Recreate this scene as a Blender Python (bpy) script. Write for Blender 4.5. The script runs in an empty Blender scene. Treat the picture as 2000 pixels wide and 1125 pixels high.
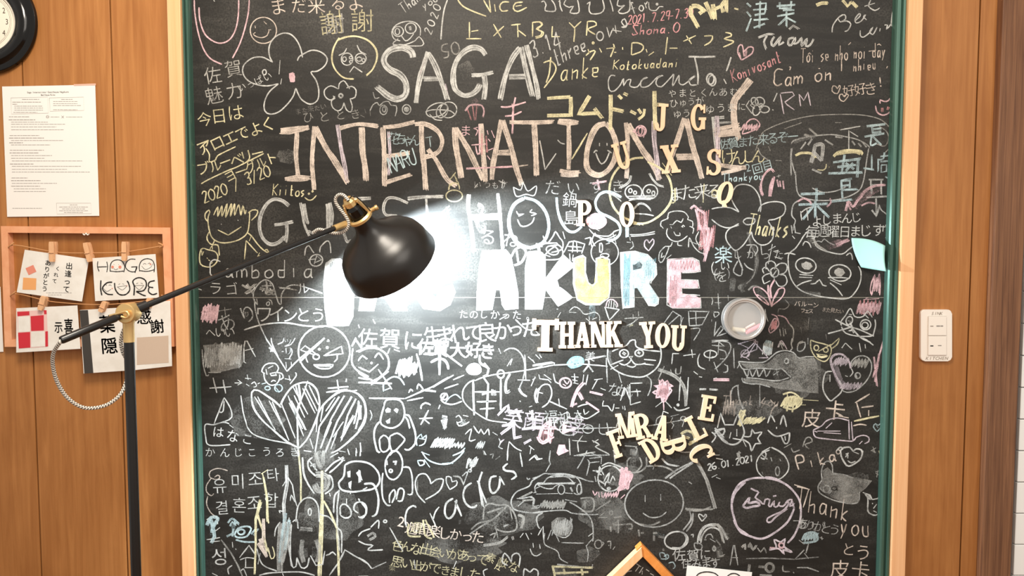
import bpy, bmesh, math, random
from mathutils import Vector, Matrix
from mathutils.geometry import delaunay_2d_cdt
random.seed(7)
C = bpy.context.scene.collection
SC = bpy.context.scene
PI = math.pi
# ------------------------------------------------------------------ camera, light, exposure
F = 1500.0                       # focal length in pixels of the 2000 px frame
D0 = 1.74                        # camera to wall
ZC = 1.42
TH = math.atan(F / 24600.0)      # camera pitched slightly down
cam = bpy.data.cameras.new('camera'); camo = bpy.data.objects.new('camera', cam); C.objects.link(camo)
cam.sensor_width = 36.0; cam.lens = 36.0 * F / 2000.0
CAM = Vector((0, -D0, ZC)); camo.location = CAM
camo.rotation_euler = (PI / 2 - TH, 0, 0)
SC.camera = camo
SC.view_settings.view_transform = 'Standard'; SC.view_settings.look = 'None'
SC.view_settings.exposure = 0.0; SC.view_settings.gamma = 1.0
SC.view_settings.use_curve_mapping = False
SC.cycles.transparent_max_bounces = 40
w = bpy.data.worlds.new('room_ambient'); SC.world = w; w.use_nodes = True
w.node_tree.nodes['Background'].inputs[0].default_value = (1.0, 0.93, 0.85, 1)
w.node_tree.nodes['Background'].inputs[1].default_value = 0.55
def light(name, kind, loc, energy, col, size=0.1, aim=None, size_y=None):
    l = bpy.data.lights.new(name, kind); o = bpy.data.objects.new(name, l); C.objects.link(o)
    o.location = loc; l.energy = energy; l.color = col
    if kind == 'AREA':
        l.size = size
        if size_y: l.shape = 'RECTANGLE'; l.size_y = size_y
    else: l.shadow_soft_size = size
    if aim is not None:
        o.rotation_euler = (Vector(aim) - Vector(loc)).to_track_quat('-Z', 'Y').to_euler()
    return o
light('ceiling_light', 'AREA', (-0.30, -1.2, 2.6), 31, (1.0, 0.90, 0.77), 0.5, aim=(-0.1, 0, 1.5), size_y=0.5)
light('room_light', 'AREA', (1.15, -2.6, 2.45), 31, (1.0, 0.93, 0.84), 1.6, aim=(0, 0, 1.3), size_y=1.6)

# ------------------------------------------------------------------ pixels of the photograph -> places on a plane y = Y
ct, st = math.cos(TH), math.sin(TH)
def at(px, py, Y=0.0):
    u = (px - 1000.0) / F; v = -(py - 562.5) / F
    d = Vector((u, ct + v * st, v * ct - st))
    t = (Y - CAM.y) / d.y
    return CAM + d * t
def mpp(Y=0.0): return (Y - CAM.y) / F          # metres per pixel at plane Y
def to_px(p):
    r = Vector(p) - CAM
    dep = r.y * ct - r.z * st
    return 1000 + F * r.x / dep, 562.5 - F * (r.z * ct + r.y * st) / dep

# ------------------------------------------------------------------ materials
MATS = {}
def mat(name, col, rough=0.6, metal=0.0, spec=0.5, emis=None, coat=0.0):
    if name in MATS: return MATS[name]
    m = bpy.data.materials.new(name); m.use_nodes = True
    b = m.node_tree.nodes['Principled BSDF']
    b.inputs['Base Color'].default_value = (*col, 1)
    b.inputs['Roughness'].default_value = rough; b.inputs['Metallic'].default_value = metal
    b.inputs['Specular IOR Level'].default_value = spec
    b.inputs['Coat Weight'].default_value = coat
    if emis: b.inputs['Emission Color'].default_value = (*emis[0], 1); b.inputs['Emission Strength'].default_value = emis[1]
    MATS[name] = m
    return m
def nodes(m): return m.node_tree.nodes, m.node_tree.links, m.node_tree.nodes['Principled BSDF']
def noise_col(m, c1, c2, scale=(8, 8, 8), nscale=5, detail=6, lo=0.35, hi=0.65, rough=0.6, bump=0.0, dist=0.0, obj=True):
    """colour from stretched noise (grain / wear)"""
    N, L, b = nodes(m)
    tc = N.new('ShaderNodeTexCoord'); mp = N.new('ShaderNodeMapping'); mp.inputs['Scale'].default_value = scale
    nz = N.new('ShaderNodeTexNoise'); nz.inputs['Scale'].default_value = nscale; nz.inputs['Detail'].default_value = detail
    nz.inputs['Roughness'].default_value = rough; nz.inputs['Distortion'].default_value = dist
    cr = N.new('ShaderNodeValToRGB'); cr.color_ramp.elements[0].position = lo; cr.color_ramp.elements[1].position = hi
    cr.color_ramp.elements[0].color = (*c1, 1); cr.color_ramp.elements[1].color = (*c2, 1)
    L.new(tc.outputs['Object' if obj else 'Generated'], mp.inputs[0]); L.new(mp.outputs[0], nz.inputs[0]); L.new(nz.outputs[0], cr.inputs[0])
    L.new(cr.outputs[0], b.inputs['Base Color'])
    if bump:
        bp = N.new('ShaderNodeBump'); bp.inputs['Strength'].default_value = bump; bp.inputs['Distance'].default_value = 0.002
        L.new(nz.outputs[0], bp.inputs['Height']); L.new(bp.outputs[0], b.inputs['Normal'])
    return cr
def sr(r, g, b):                      # sRGB 0..255 -> linear
    f = lambda v: (v / 255 / 12.92) if v <= 10 else ((v / 255 + 0.055) / 1.055) ** 2.4
    return (f(r), f(g), f(b))
def wood(name, dark, lite, sx=14, sz=0.9, rough=0.45, seed=0, spec=0.35, fig=True):
    m = mat(name, lite, rough, spec=spec); N, L, b = nodes(m)
    cr = noise_col(m, dark, lite, (sx, sx, sz), 5, 8, 0.3, 0.7, dist=0.6)
    if fig:     # broad cloudy figure over the fine grain
        tc = N.new('ShaderNodeTexCoord'); mp = N.new('ShaderNodeMapping'); mp.inputs['Scale'].default_value = (3.2, 3.2, 1.3)
        mp.inputs['Location'].default_value = (seed, seed * 2, seed)
        nz = N.new('ShaderNodeTexNoise'); nz.inputs['Scale'].default_value = 2.2; nz.inputs['Detail'].default_value = 4; nz.inputs['Distortion'].default_value = 1.2
        mx = N.new('ShaderNodeMix'); mx.data_type = 'RGBA'; mx.blend_type = 'MULTIPLY'; mx.inputs[0].default_value = 1
        c2 = N.new('ShaderNodeValToRGB'); c2.color_ramp.elements[0].color = (0.90, 0.86, 0.80, 1); c2.color_ramp.elements[1].color = (1.08, 1.08, 1.08, 1)
        c2.color_ramp.elements[0].position = 0.3; c2.color_ramp.elements[1].position = 0.7
        L.new(tc.outputs['Object'], mp.inputs[0]); L.new(mp.outputs[0], nz.inputs[0]); L.new(nz.outputs[0], c2.inputs[0])
        L.new(cr.outputs[0], mx.inputs[6]); L.new(c2.outputs[0], mx.inputs[7]); L.new(mx.outputs[2], b.inputs['Base Color'])
    return m
M_wall = wood('veneer_panelling', sr(157, 101, 52), sr(181, 124, 70), 16, 0.8, 0.5, 3)
M_groove = mat('groove_shadow_gap', sr(62, 28, 12), 0.9)
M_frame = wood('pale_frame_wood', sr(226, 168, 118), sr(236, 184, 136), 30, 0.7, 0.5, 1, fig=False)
M_post = wood('dark_post_wood', sr(90, 58, 40), sr(142, 100, 70), 34, 0.8, 0.55, 5)
M_white = mat('white_glazed_board', sr(248, 248, 246), 0.35)
M_green = mat('green_channel', sr(34, 82, 70), 0.24, 0.5, 0.6)
noise_col(M_green, sr(66, 98, 86), sr(90, 124, 110), (60, 60, 1.2), 4, 5, 0.3, 0.7)
M_board = mat('chalkboard_surface', sr(48, 44, 40), 0.5, spec=0.28)
def board_surface(m):
    N, L, b = nodes(m)
    tc = N.new('ShaderNodeTexCoord')
    def nz(scale, s, det, dist, lo, hi, loc=(0, 0, 0)):
        mp = N.new('ShaderNodeMapping'); mp.inputs['Scale'].default_value = scale; mp.inputs['Location'].default_value = loc
        n = N.new('ShaderNodeTexNoise'); n.inputs['Scale'].default_value = s; n.inputs['Detail'].default_value = det; n.inputs['Distortion'].default_value = dist
        r = N.new('ShaderNodeMapRange'); r.inputs[1].default_value = lo; r.inputs[2].default_value = hi
        L.new(tc.outputs['Object'], mp.inputs[0]); L.new(mp.outputs[0], n.inputs[0]); L.new(n.outputs[0], r.inputs[0])
        return r.outputs[0]
    cloud = nz((1, 1, 1), 3.2, 6, 1.6, 0.42, 0.78)
    wipe = nz((2.2, 1, 16), 3.0, 5, 0.8, 0.46, 0.8, (3, 1, 2))
    fine = nz((1, 1, 1), 260, 3, 0, 0.3, 0.75)
    a = N.new('ShaderNodeMath'); a.operation = 'MULTIPLY_ADD'; a.inputs[1].default_value = 0.6; L.new(wipe, a.inputs[0]); L.new(cloud, a.inputs[2])
    c = N.new('ShaderNodeMath'); c.operation = 'MULTIPLY'; L.new(a.outputs[0], c.inputs[0]); L.new(fine, c.inputs[1])
    mx = N.new('ShaderNodeMix'); mx.data_type = 'RGBA'
    mx.inputs[6].default_value = (*sr(31, 29, 26), 1); mx.inputs[7].default_value = (*sr(76, 73, 68), 1)
    L.new(c.outputs[0], mx.inputs[0]); L.new(mx.outputs[2], b.inputs['Base Color'])
board_surface(M_board)
M_gold = mat('brass', sr(236, 200, 138), 0.34, 0.72)
M_black = mat('satin_black_paint', sr(30, 27, 25), 0.32, 0.0, 0.55)
M_arm = mat('black_tube_paint', sr(22, 20, 19), 0.3, 0.0, 0.6)
M_clockrim = mat('glossy_black_clock_rim', sr(8, 7, 6), 0.14, 0, 0.5)
M_face = mat('cream_clock_face', sr(236, 226, 208), 0.5)
M_paper = mat('white_paper', sr(236, 232, 224), 0.6)
noise_col(M_paper, sr(230, 225, 216), sr(240, 237, 230), (1, 1, 1), 30, 3)
M_glosspaper = mat('laminated_paper', sr(240, 236, 230), 0.25)
M_ink = mat('black_ink', sr(34, 30, 28), 0.7)
M_grey_ink = mat('grey_print', sr(150, 144, 138), 0.7)
M_lightwood = wood('letter_wood', sr(222, 184, 150), sr(234, 198, 164), 40, 6, 0.6, 2, fig=False)
M_pin = wood('peg_wood', sr(216, 164, 120), sr(234, 186, 142), 60, 5, 0.6, 2, fig=False)
M_twine = mat('jute_twine', sr(206, 150, 100), 0.9)
M_pinkframe = wood('peach_frame_wood', sr(226, 156, 112), sr(240, 178, 136), 6, 6, 0.5, 4, fig=False)
M_plate = mat('switch_plastic', sr(244, 236, 226), 0.35)
M_note = mat('aqua_note_paper', sr(156, 202, 194), 0.7)
M_tin = mat('brushed_tin', sr(206, 200, 194), 0.32, 0.85)
M_tin_in = mat('tin_inside', sr(176, 168, 160), 0.5, 0.5)

# ------------------------------------------------------------------ mesh helpers
def mesh_obj(name, verts, faces, m=None, parent=None, smooth=False):
    me = bpy.data.meshes.new(name); me.from_pydata([tuple(v) for v in verts], [], faces)
    for k in (m if isinstance(m, list) else [m]):
        if k: me.materials.append(k)
    if smooth: me.polygons.foreach_set('use_smooth', [True] * len(me.polygons))
    me.update()
    o = bpy.data.objects.new(name, me); C.objects.link(o)
    if parent: o.parent = parent
    return o
def from_bm(name, bm, m=None, parent=None, smooth=False):
    bmesh.ops.recalc_face_normals(bm, faces=bm.faces)
    me = bpy.data.meshes.new(name); bm.to_mesh(me); bm.free()
    for k in (m if isinstance(m, list) else [m]):
        if k: me.materials.append(k)
    if smooth:
        me.polygons.foreach_set('use_smooth', [True] * len(me.polygons))
        me.set_sharp_from_angle(angle=math.radians(40))
    o = bpy.data.objects.new(name, me); C.objects.link(o)
    if parent: o.parent = parent
    return o
def add_box(bm, x0, x1, y0, y1, z0, z1, bev=0.0):
    r = bmesh.ops.create_cube(bm, size=1.0)
    for v in r['verts']:
        v.co = Vector(((x0 + x1) / 2 + v.co.x * (x1 - x0), (y0 + y1) / 2 + v.co.y * (y1 - y0), (z0 + z1) / 2 + v.co.z * (z1 - z0)))
    if bev:
        es = list({e for v in r['verts'] for e in v.link_edges})
        bmesh.ops.bevel(bm, geom=es, offset=bev, segments=2, affect='EDGES', profile=0.6)
def box(name, x0, x1, y0, y1, z0, z1, m, parent=None, bev=0.0):
    bm = bmesh.new(); add_box(bm, x0, x1, y0, y1, z0, z1, bev)
    return from_bm(name, bm, m, parent)
def quad_slab(name, pts, Y, th, m, parent=None, bev=0.0):
    """prism whose front outline is given in photo pixels on the plane y=Y-th (front), back at Y"""
    P = [at(x, y, Y - th) for x, y in pts]
    bm = bmesh.new()
    f = [bm.verts.new(p) for p in P]; b = [bm.verts.new((p.x, Y, p.z)) for p in P]
    bm.faces.new(f); bm.faces.new(b[::-1])
    n = len(P)
    for i in range(n): bm.faces.new((f[i], b[i], b[(i + 1) % n], f[(i + 1) % n]))
    if bev: bmesh.ops.bevel(bm, geom=list(bm.edges), offset=bev, segments=1, affect='EDGES')
    return from_bm(name, bm, m, parent)
def empty(name, loc=(0, 0, 0), label=None, cat=None, group=None):
    o = bpy.data.objects.new(name, None); C.objects.link(o); o.location = loc; o.empty_display_size = 0.02
    tag(o, label, cat, group); return o
def tag(o, label=None, cat=None, group=None, kind=None):
    if label: o['label'] = label
    if cat: o['category'] = cat
    if group: o['group'] = group
    if kind: o['kind'] = kind
    return o
def keep(o, root):            # parent without moving (root may have a location)
    bpy.context.view_layer.update()
    o.parent = root; o.matrix_parent_inverse = Matrix.Translation(root.location).inverted(); return o
def tube(name, pts, r, m, parent=None, seg=12, caps=True, smooth_path=True, n_sub=8, r2=None):
    P = [Vector(p) for p in pts]
    if smooth_path and len(P) > 2:
        Q = [P[0]] + P + [P[-1]]; out = []
        for i in range(1, len(Q) - 2):
            for k in range(n_sub):
                t = k / n_sub; a, b, c, d = Q[i - 1], Q[i], Q[i + 1], Q[i + 2]
                out.append(0.5 * ((2 * b) + (c - a) * t + (2 * a - 5 * b + 4 * c - d) * t * t + (3 * b - a - 3 * c + d) * t ** 3))
        out.append(P[-1]); P = out
    me = bpy.data.meshes.new(name); V = []; Fs = []; UV = []
    up = Vector((0, 0, 1)); prev = None; dist = 0
    dl = [0]
    for i in range(1, len(P)): dl.append(dl[-1] + (P[i] - P[i - 1]).length)
    for i, p in enumerate(P):
        t = (P[min(i + 1, len(P) - 1)] - P[max(i - 1, 0)]).normalized()
        if prev is None:
            n = t.cross(Vector((0.3, 0.9, 0.2))).normalized()
        else: n = (prev - t * prev.dot(t)).normalized()
        prev = n; b = t.cross(n)
        rr = r if r2 is None else r + (r2 - r) * dl[i] / dl[-1]
        for k in range(seg):
            a = 2 * PI * k / seg; V.append(p + (n * math.cos(a) + b * math.sin(a)) * rr)
    for i in range(len(P) - 1):
        for k in range(seg):
            k2 = (k + 1) % seg
            Fs.append((i * seg + k, i * seg + k2, (i + 1) * seg + k2, (i + 1) * seg + k))
            UV.append([(k / seg, dl[i]), ((k + 1) / seg, dl[i]), ((k + 1) / seg, dl[i + 1]), (k / seg, dl[i + 1])])
    if caps:
        Fs.append(tuple(range(seg))[::-1]); UV.append([(0, 0)] * seg)
        Fs.append(tuple((len(P) - 1) * seg + k for k in range(seg))); UV.append([(0, 0)] * seg)
    o = mesh_obj(name, V, Fs, m, parent, smooth=True)
    uv = o.data.uv_layers.new(name='UVMap'); j = 0
    for f in UV:
        for u in f: uv.data[j].uv = u; j += 1
    o.data.set_sharp_from_angle(angle=math.radians(50))
    return o
def lathe(name, prof, origin, axis, m, parent=None, seg=48, smooth=True, close=False):
    """prof: (t along axis, radius) pairs"""
    ax = Vector(axis).normalized(); o = Vector(origin)
    n = ax.cross(Vector((0, 0, 1)))
    if n.length < 1e-3: n = ax.cross(Vector((1, 0, 0)))
    n.normalize(); b = ax.cross(n)
    bm = bmesh.new(); rings = []
    for t, r in prof:
        if r < 1e-6: rings.append([bm.verts.new(o + ax * t)])
        else: rings.append([bm.verts.new(o + ax * t + (n * math.cos(2 * PI * k / seg) + b * math.sin(2 * PI * k / seg)) * r) for k in range(seg)])
    pr = list(zip(rings, rings[1:]))
    if close: pr.append((rings[-1], rings[0]))
    for A, B in pr:
        for k in range(seg):
            k2 = (k + 1) % seg
            if len(A) == 1 and len(B) == 1: continue
            if len(A) == 1: bm.faces.new((A[0], B[k], B[k2]))
            elif len(B) == 1: bm.faces.new((A[k], A[k2], B[0]))
            else: bm.faces.new((A[k], A[k2], B[k2], B[k]))
    ob = from_bm(name, bm, m, parent, smooth=False)
    if smooth:
        ob.data.polygons.foreach_set('use_smooth', [True] * len(ob.data.polygons)); ob.data.set_sharp_from_angle(angle=math.radians(35))
    return ob
def union_faces(polys):
    """2-D union of polygons -> (verts, triangles)"""
    V = []; Fc = []
    for p in polys:
        if sum(p[i][0] * p[(i + 1) % len(p)][1] - p[(i + 1) % len(p)][0] * p[i][1] for i in range(len(p))) < 0: p = p[::-1]
        s = len(V); V += [Vector(q) for q in p]; Fc.append(list(range(s, s + len(p))))
    r = delaunay_2d_cdt(V, [], Fc, 0, 1e-6, True)
    return r[0], [f for f, of in zip(r[2], r[5]) if of]
def extrude_2d(name, polys, place, th, m, parent=None, bev=0.0):
    """polys in local 2-D; place(u, v, d) -> 3-D point, d = 0 back .. th front"""
    v, f = union_faces(polys)
    bm = bmesh.new()
    bv = [bm.verts.new(place(p[0], p[1], 0)) for p in v]
    fs = [bm.faces.new([bv[i] for i in t]) for t in f if len(set(t)) == len(t)]
    bmesh.ops.dissolve_limit(bm, angle_limit=0.01, verts=bm.verts, edges=bm.edges)
    r = bmesh.ops.extrude_face_region(bm, geom=list(bm.faces))
    d = place(0, 0, th) - place(0, 0, 0)
    for g in r['geom']:
        if isinstance(g, bmesh.types.BMVert): g.co += d
    return from_bm(name, bm, m, parent)

# ================================================================== SETTING
def X(px, Y=0.0): return at(px, 562, Y).x      # x of a vertical line that crosses mid-height at px
def Z(py, Y=0.0): return at(1000, py, Y).z
fl = box('floor', -2.6, 2.6, -3.6, 0.3, -0.05, 0.0, wood('floor_wood', sr(120, 80, 50), sr(160, 112, 72), 3, 20)); tag(fl, kind='structure')
wall = box('wall_back', -2.4, 2.4, 0.012, 0.10, 0.0, 2.7, M_groove); tag(wall, kind='structure')
edges = [(-282, -111), (-111, 59.5), (59.5, 232), (232, 402), (1725, 1895), (1895, 1975)]
for i, (a, b) in enumerate(edges):
    g = 0.0016
    x0, x1 = X(a) + g, X(b) - g
    m = M_wall
    p = box('panel', x0, x1, 0.0, 0.012, 0.0, 2.7, m, wall, bev=0.0012)
# dark post on the right and the white boards beyond it
post = box('trim_1', X(1938, -0.02), X(1997, -0.02), -0.02, 0.012, 0.0, 2.7, M_post, None, bev=0.003); tag(post, kind='structure')
wr = box('wall_right', X(1990), X(2120), 0.004, 0.012, 0.0, 2.7, mat('grout', sr(150, 146, 142), 0.8)); tag(wr, kind='structure')
zt = Z(1122); pitch = (Z(631.5) - zt) / 8.0
k = -12
while zt + k * pitch < 2.6:
    z0 = zt + k * pitch
    if z0 > 0: box('board', X(1999), X(2120), -0.006, 0.004, z0 + 0.0012, z0 + pitch - 0.0012, M_white, wr, bev=0.0015)
    k += 1

# ================================================================== CHALKBOARD
YB = -0.012                                # board face
board = empty('chalkboard', (X(1000), 0, Z(562)), 'huge chalkboard in a pale wood frame covered with guests chalk writing and drawings', 'chalkboard')
def B(o): return keep(o, board)
XL, XR = X(373.5, YB), X(1741, YB)         # visible slate between the green channels
ZT, ZB_ = Z(-170), Z(1330)
zs = Z(581, YB)
B(box('board_panel', XL - 0.01, XR + 0.01, YB, 0.0, zs + 0.0006, ZT, M_board))
B(box('board_panel', XL - 0.01, XR + 0.01, YB, 0.0, ZB_, zs - 0.0006, M_board))
B(box('panel_seam', XL, XR, YB + 0.0005, 0.0, zs - 0.0007, zs + 0.0007, mat('pale_seam', sr(168, 160, 146), 0.6)))
def channel(x0, x1, s):
    """green channel: two ribs with a valley between them"""
    bm = bmesh.new(); wdt = x1 - x0
    prof = [(0, 0), (0, -0.024), (0.10, -0.027), (0.30, -0.027), (0.38, -0.020), (0.52, -0.020), (0.60, -0.026), (0.80, -0.026), (0.90, -0.022), (1, -0.013), (1, 0)]
    if s < 0: prof = [(1 - u, y) for u, y in prof][::-1]
    for z in (ZB_, ZT):
        pass
    A = [bm.verts.new((x0 + u * wdt, y, ZB_)) for u, y in prof]; Bv = [bm.verts.new((x0 + u * wdt, y, ZT)) for u, y in prof]
    n = len(A)
    for i in range(n): bm.faces.new((A[i], A[(i + 1) % n], Bv[(i + 1) % n], Bv[i]))
    bm.faces.new(A[::-1]); bm.faces.new(Bv)
    return from_bm('edge_channel', bm, M_green)
xfl0, xfl1 = X(342, -0.03), X(367.5, -0.03)        # left wood frame
xfr0, xfr1 = X(1756, -0.03), X(1784, -0.03)
B(channel(xfl1, XL + 0.0165, 1)); B(channel(XR - 0.0165, xfr0, -1))
B(box('frame_bar', xfl0, xfl1, -0.034, 0.0, ZB_ - 0.03, ZT + 0.03, M_frame, bev=0.0015))
B(box('frame_bar', xfr0, xfr1, -0.034, 0.0, ZB_ - 0.03, ZT + 0.03, M_frame, bev=0.0015))
B(box('frame_bar', xfl1, xfr0, -0.034, 0.0, ZT, ZT + 0.03, M_frame, bev=0.0015))
B(box('frame_bar', xfl1, xfr0, -0.034, 0.0, ZB_ - 0.03, ZB_, M_frame, bev=0.0015))

# ------------------------------------------------------------------ flat lettering (real glyph outlines, a hair above the surface)
GC = {}
def glyph(ch, off=0.0):
    k = (ch, off)
    if k in GC: return GC[k]
    cu = bpy.data.curves.new('g', 'FONT'); cu.body = ch; cu.size = 1.0; cu.resolution_u = 3; cu.fill_mode = 'FRONT'; cu.offset = off
    o = bpy.data.objects.new('g', cu); C.objects.link(o)
    bpy.context.view_layer.update()
    me = o.evaluated_get(bpy.context.evaluated_depsgraph_get()).to_mesh()
    V = [(v.co.x, v.co.y) for v in me.vertices]; Fc = [tuple(p.vertices) for p in me.polygons]
    o.to_mesh_clear(); bpy.data.objects.remove(o); bpy.data.curves.remove(cu)
    if V:
        x0 = min(v[0] for v in V); x1 = max(v[0] for v in V); y0 = min(v[1] for v in V); y1 = max(v[1] for v in V)
        cx = (x0 + x1) / 2
        cy = 0.38 if ord(ch) > 0x2000 else 0.0
        V = [(v[0] - cx, v[1] - cy) for v in V]; wd = x1 - x0
    else: wd = 0.3
    GC[k] = (V, Fc, wd); return GC[k]
def ink_text(name, text, x0, y0, x1, y1, size, m, Y, parent=None, rot=0.0, off=0.0, sx=1.0, shear=0.0):
    bold = off; off = 0.0
    """characters centred on the line (x0,y0)-(x1,y1) in photo pixels on plane y = Y"""
    V = []; Fs = []; n = len(text); s = mpp(Y)
    for i, ch in enumerate(text):
        t = 0.5 if n == 1 else i / (n - 1)
        c = at(x0 + (x1 - x0) * t, y0 + (y1 - y0) * t, Y)
        gv, gf, _ = glyph(ch, off); b = len(V); a = math.radians(-rot)
        for du, dv in (((-bold, 0), (bold, 0), (0, -bold), (0, bold)) if bold else ((0, 0),)):
            b = len(V)
            for u, v in gv:
                u = (u + du) * sx + v * shear; v += dv
                V.append((c.x + (u * math.cos(a) - v * math.sin(a)) * size * s, Y, c.z + (u * math.sin(a) + v * math.cos(a)) * size * s))
            Fs += [tuple(b + q for q in f) for f in gf]
    o = mesh_obj(name, V, Fs, m); o.parent = parent; o['kind'] = 'stuff'
    return o
def ribbon(pts, wpx, Y, V, Fs, MI=None, mi=0, taper=True, jit=0.12):
    """strip of width wpx (photo px) along pts (photo px) on plane Y"""
    n = len(pts)
    if n == 1: pts = [pts[0], (pts[0][0] + 0.6 * wpx, pts[0][1] + 0.5 * wpx)]; n = 2
    L = []; 
    for i in range(n):
        a = pts[max(i - 1, 0)]; b = pts[min(i + 1, n - 1)]
        dx, dy = b[0] - a[0], b[1] - a[1]; d = math.hypot(dx, dy) or 1
        nx, ny = -dy / d, dx / d
        h = wpx / 2 * (1 + random.uniform(-jit, jit))
        if taper and (i == 0 or i == n - 1): h *= 0.65
        L.append(((pts[i][0] + nx * h, pts[i][1] + ny * h), (pts[i][0] - nx * h, pts[i][1] - ny * h)))
    b = len(V)
    for p, q in L: V.append(at(p[0], p[1], Y)); V.append(at(q[0], q[1], Y))
    for i in range(n - 1):
        Fs.append((b + 2 * i, b + 2 * i + 1, b + 2 * i + 3, b + 2 * i + 2))
        if MI is not None: MI.append(mi)
def smooth_pts(P, step=4.0):
    if len(P) < 3: return P
    Q = [P[0]] + list(P) + [P[-1]]; out = []
    for i in range(1, len(Q) - 2):
        a, b, c, d = Q[i - 1], Q[i], Q[i + 1], Q[i + 2]
        n = max(2, min(10, int(math.hypot(c[0] - b[0], c[1] - b[1]) / step)))
        for k in range(n):
            t = k / n
            out.append(tuple(0.5 * (2 * b[j] + (c[j] - a[j]) * t + (2 * a[j] - 5 * b[j] + 4 * c[j] - d[j]) * t * t + (3 * b[j] - a[j] - 3 * c[j] + d[j]) * t ** 3) for j in (0, 1)))
    out.append(tuple(P[-1])); return out
def ink_lines(name, data, wpx, m, Y, parent=None, o_=(0, 0, 1)):
    V = []; Fs = []
    for s in data.split(';'):
        s = s.strip(); sharp = s.startswith('/'); s = s.lstrip('/')
        if s.startswith('o'):
            q = [float(v) for v in s[1:].split(',')]
            P = [(q[0] + q[2] * math.cos(k * PI / 12), q[1] + q[3] * math.sin(k * PI / 12)) for k in range(25)]
        else: P = [tuple(float(v) for v in p.split(',')) for p in s.split()]
        P = [(o_[0] + x * o_[2], o_[1] + y * o_[2]) for x, y in P]
        ribbon(P if sharp else smooth_pts(P, 2), wpx, Y, V, Fs, taper=False, jit=0.15)
    o = mesh_obj(name, V, Fs, m); o.parent = parent; o['kind'] = 'stuff'; return o

# ================================================================== WALL CLOCK
cc = at(-30, 42, -0.012); cc.y = 0.0; R1 = 99 * mpp(-0.01)
clock = empty('wall_clock', cc, 'round wall clock with a thick glossy black rim and cream face', 'clock')
def K(o): return keep(o, clock)
AX = (0, -1, 0)
K(lathe('rim', [(0.0, R1 * 0.96), (0.007, R1), (0.013, R1 * 0.985), (0.016, R1 * 0.93), (0.0155, R1 * 0.88), (0.020, R1 * 0.85), (0.024, R1 * 0.79), (0.024, R1 * 0.75),
               (0.020, R1 * 0.68), (0.0175, R1 * 0.65), (0.0165, R1 * 0.62), (0.012, R1 * 0.60), (0.008, R1 * 0.59), (0.0, R1 * 0.59)], cc, AX, M_clockrim, seg=96))
K(lathe('dial', [(0.0, 0), (0.0, R1 * 0.60), (0.0085, R1 * 0.60), (0.009, R1 * 0.585), (0.009, 0)], cc, AX, M_face, seg=72))
K(lathe('bezel', [(0.009, R1 * 0.56), (0.0125, R1 * 0.565), (0.0135, R1 * 0.59), (0.009, R1 * 0.595)], cc, AX, mat('cream_bezel', sr(238, 230, 214), 0.3), seg=72))
Mh = mat('clock_ink', sr(70, 60, 50), 0.6)
for k in range(12):
    a = 2 * PI * (k + 1) / 12
    px, py = -30 + math.sin(a) * 43.5, 42 - math.cos(a) * 43.5
    n = str(k + 1); yy = -0.0094
    q = ink_text('numeral', n, px - (2.6 if len(n) > 1 else 0), py + 5.6, px + (2.6 if len(n) > 1 else 0), py + 5.6, 15, Mh, yy, sx=0.8); K(q)
K(ink_lines('minute_track', 'o-30,42,52,52;o-30,42,49.5,49.5', 0.35, Mh, -0.0094))
def hand(name, ang, ln, wd, yy):
    a = math.radians(ang); dx, dz = math.sin(a), math.cos(a); c = at(-30, 42, yy)
    V = [(c.x - dz * wd * .6, yy, c.z + dx * wd * .6), (c.x + dx * ln * .55 - dz * wd, yy, c.z + dz * ln * .55 + dx * wd), (c.x + dx * ln, yy, c.z + dz * ln), (c.x + dx * ln * .55 + dz * wd, yy, c.z + dz * ln * .55 - dx * wd), (c.x + dz * wd * .6, yy, c.z - dx * wd * .6)]
    bm = bmesh.new(); f = bm.faces.new([bm.verts.new(v) for v in V]); r = bmesh.ops.extrude_face_region(bm, geom=[f])
    for g in r['geom']:
        if isinstance(g, bmesh.types.BMVert): g.co.y -= 0.001
    return K(from_bm(name, bm, Mh))
hand('hour_hand', 305, 0.028, 0.0022, -0.011); hand('minute_hand', 200, 0.042, 0.0016, -0.013)
K(lathe('hub', [(0.009, 0), (0.009, 0.0035), (0.015, 0.003), (0.016, 0)], cc, AX, Mh, seg=20))

# ================================================================== PAPERS ON THE WALL
def sheet(name, pts, Y, m, label, cat, th=0.0006, curl=0.004, n=10, group=None):
    """paper with a slight bow, corners (TL TR BR BL) in photo pixels"""
    root = empty(name, at(*pts[3], 0), label, cat, group)
    V = []; Fs = []
    for s in (0, 1):
        for j in range(n + 1):
            for i in range(n + 1):
                u, v = i / n, j / n
                px = (pts[0][0] * (1 - u) + pts[1][0] * u) * (1 - v) + (pts[3][0] * (1 - u) + pts[2][0] * u) * v
                py = (pts[0][1] * (1 - u) + pts[1][1] * u) * (1 - v) + (pts[3][1] * (1 - u) + pts[2][1] * u) * v
                V.append(at(px, py, Y - curl * (math.sin(PI * u) * 0.3 + 0.9 * v * v) * 0 + s * th))
    N = (n + 1) ** 2; e = []
    for j in range(n):
        for i in range(n):
            a = j * (n + 1) + i; q = (a, a + n + 1, a + n + 2, a + 1)
            Fs.append(q); Fs.append(tuple(N + x for x in q[::-1]))
    ring = [i for i in range(n + 1)] + [(j + 1) * (n + 1) - 1 for j in range(1, n + 1)] + [n * (n + 1) + i for i in range(n - 1, -1, -1)] + [j * (n + 1) for j in range(n - 1, 0, -1)]
    for k in range(len(ring)):
        a, b = ring[k], ring[(k + 1) % len(ring)]; Fs.append((a, b, b + N, a + N))
    s_ = mesh_obj('sheet', V, Fs, m); keep(s_, root)
    return root
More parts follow.
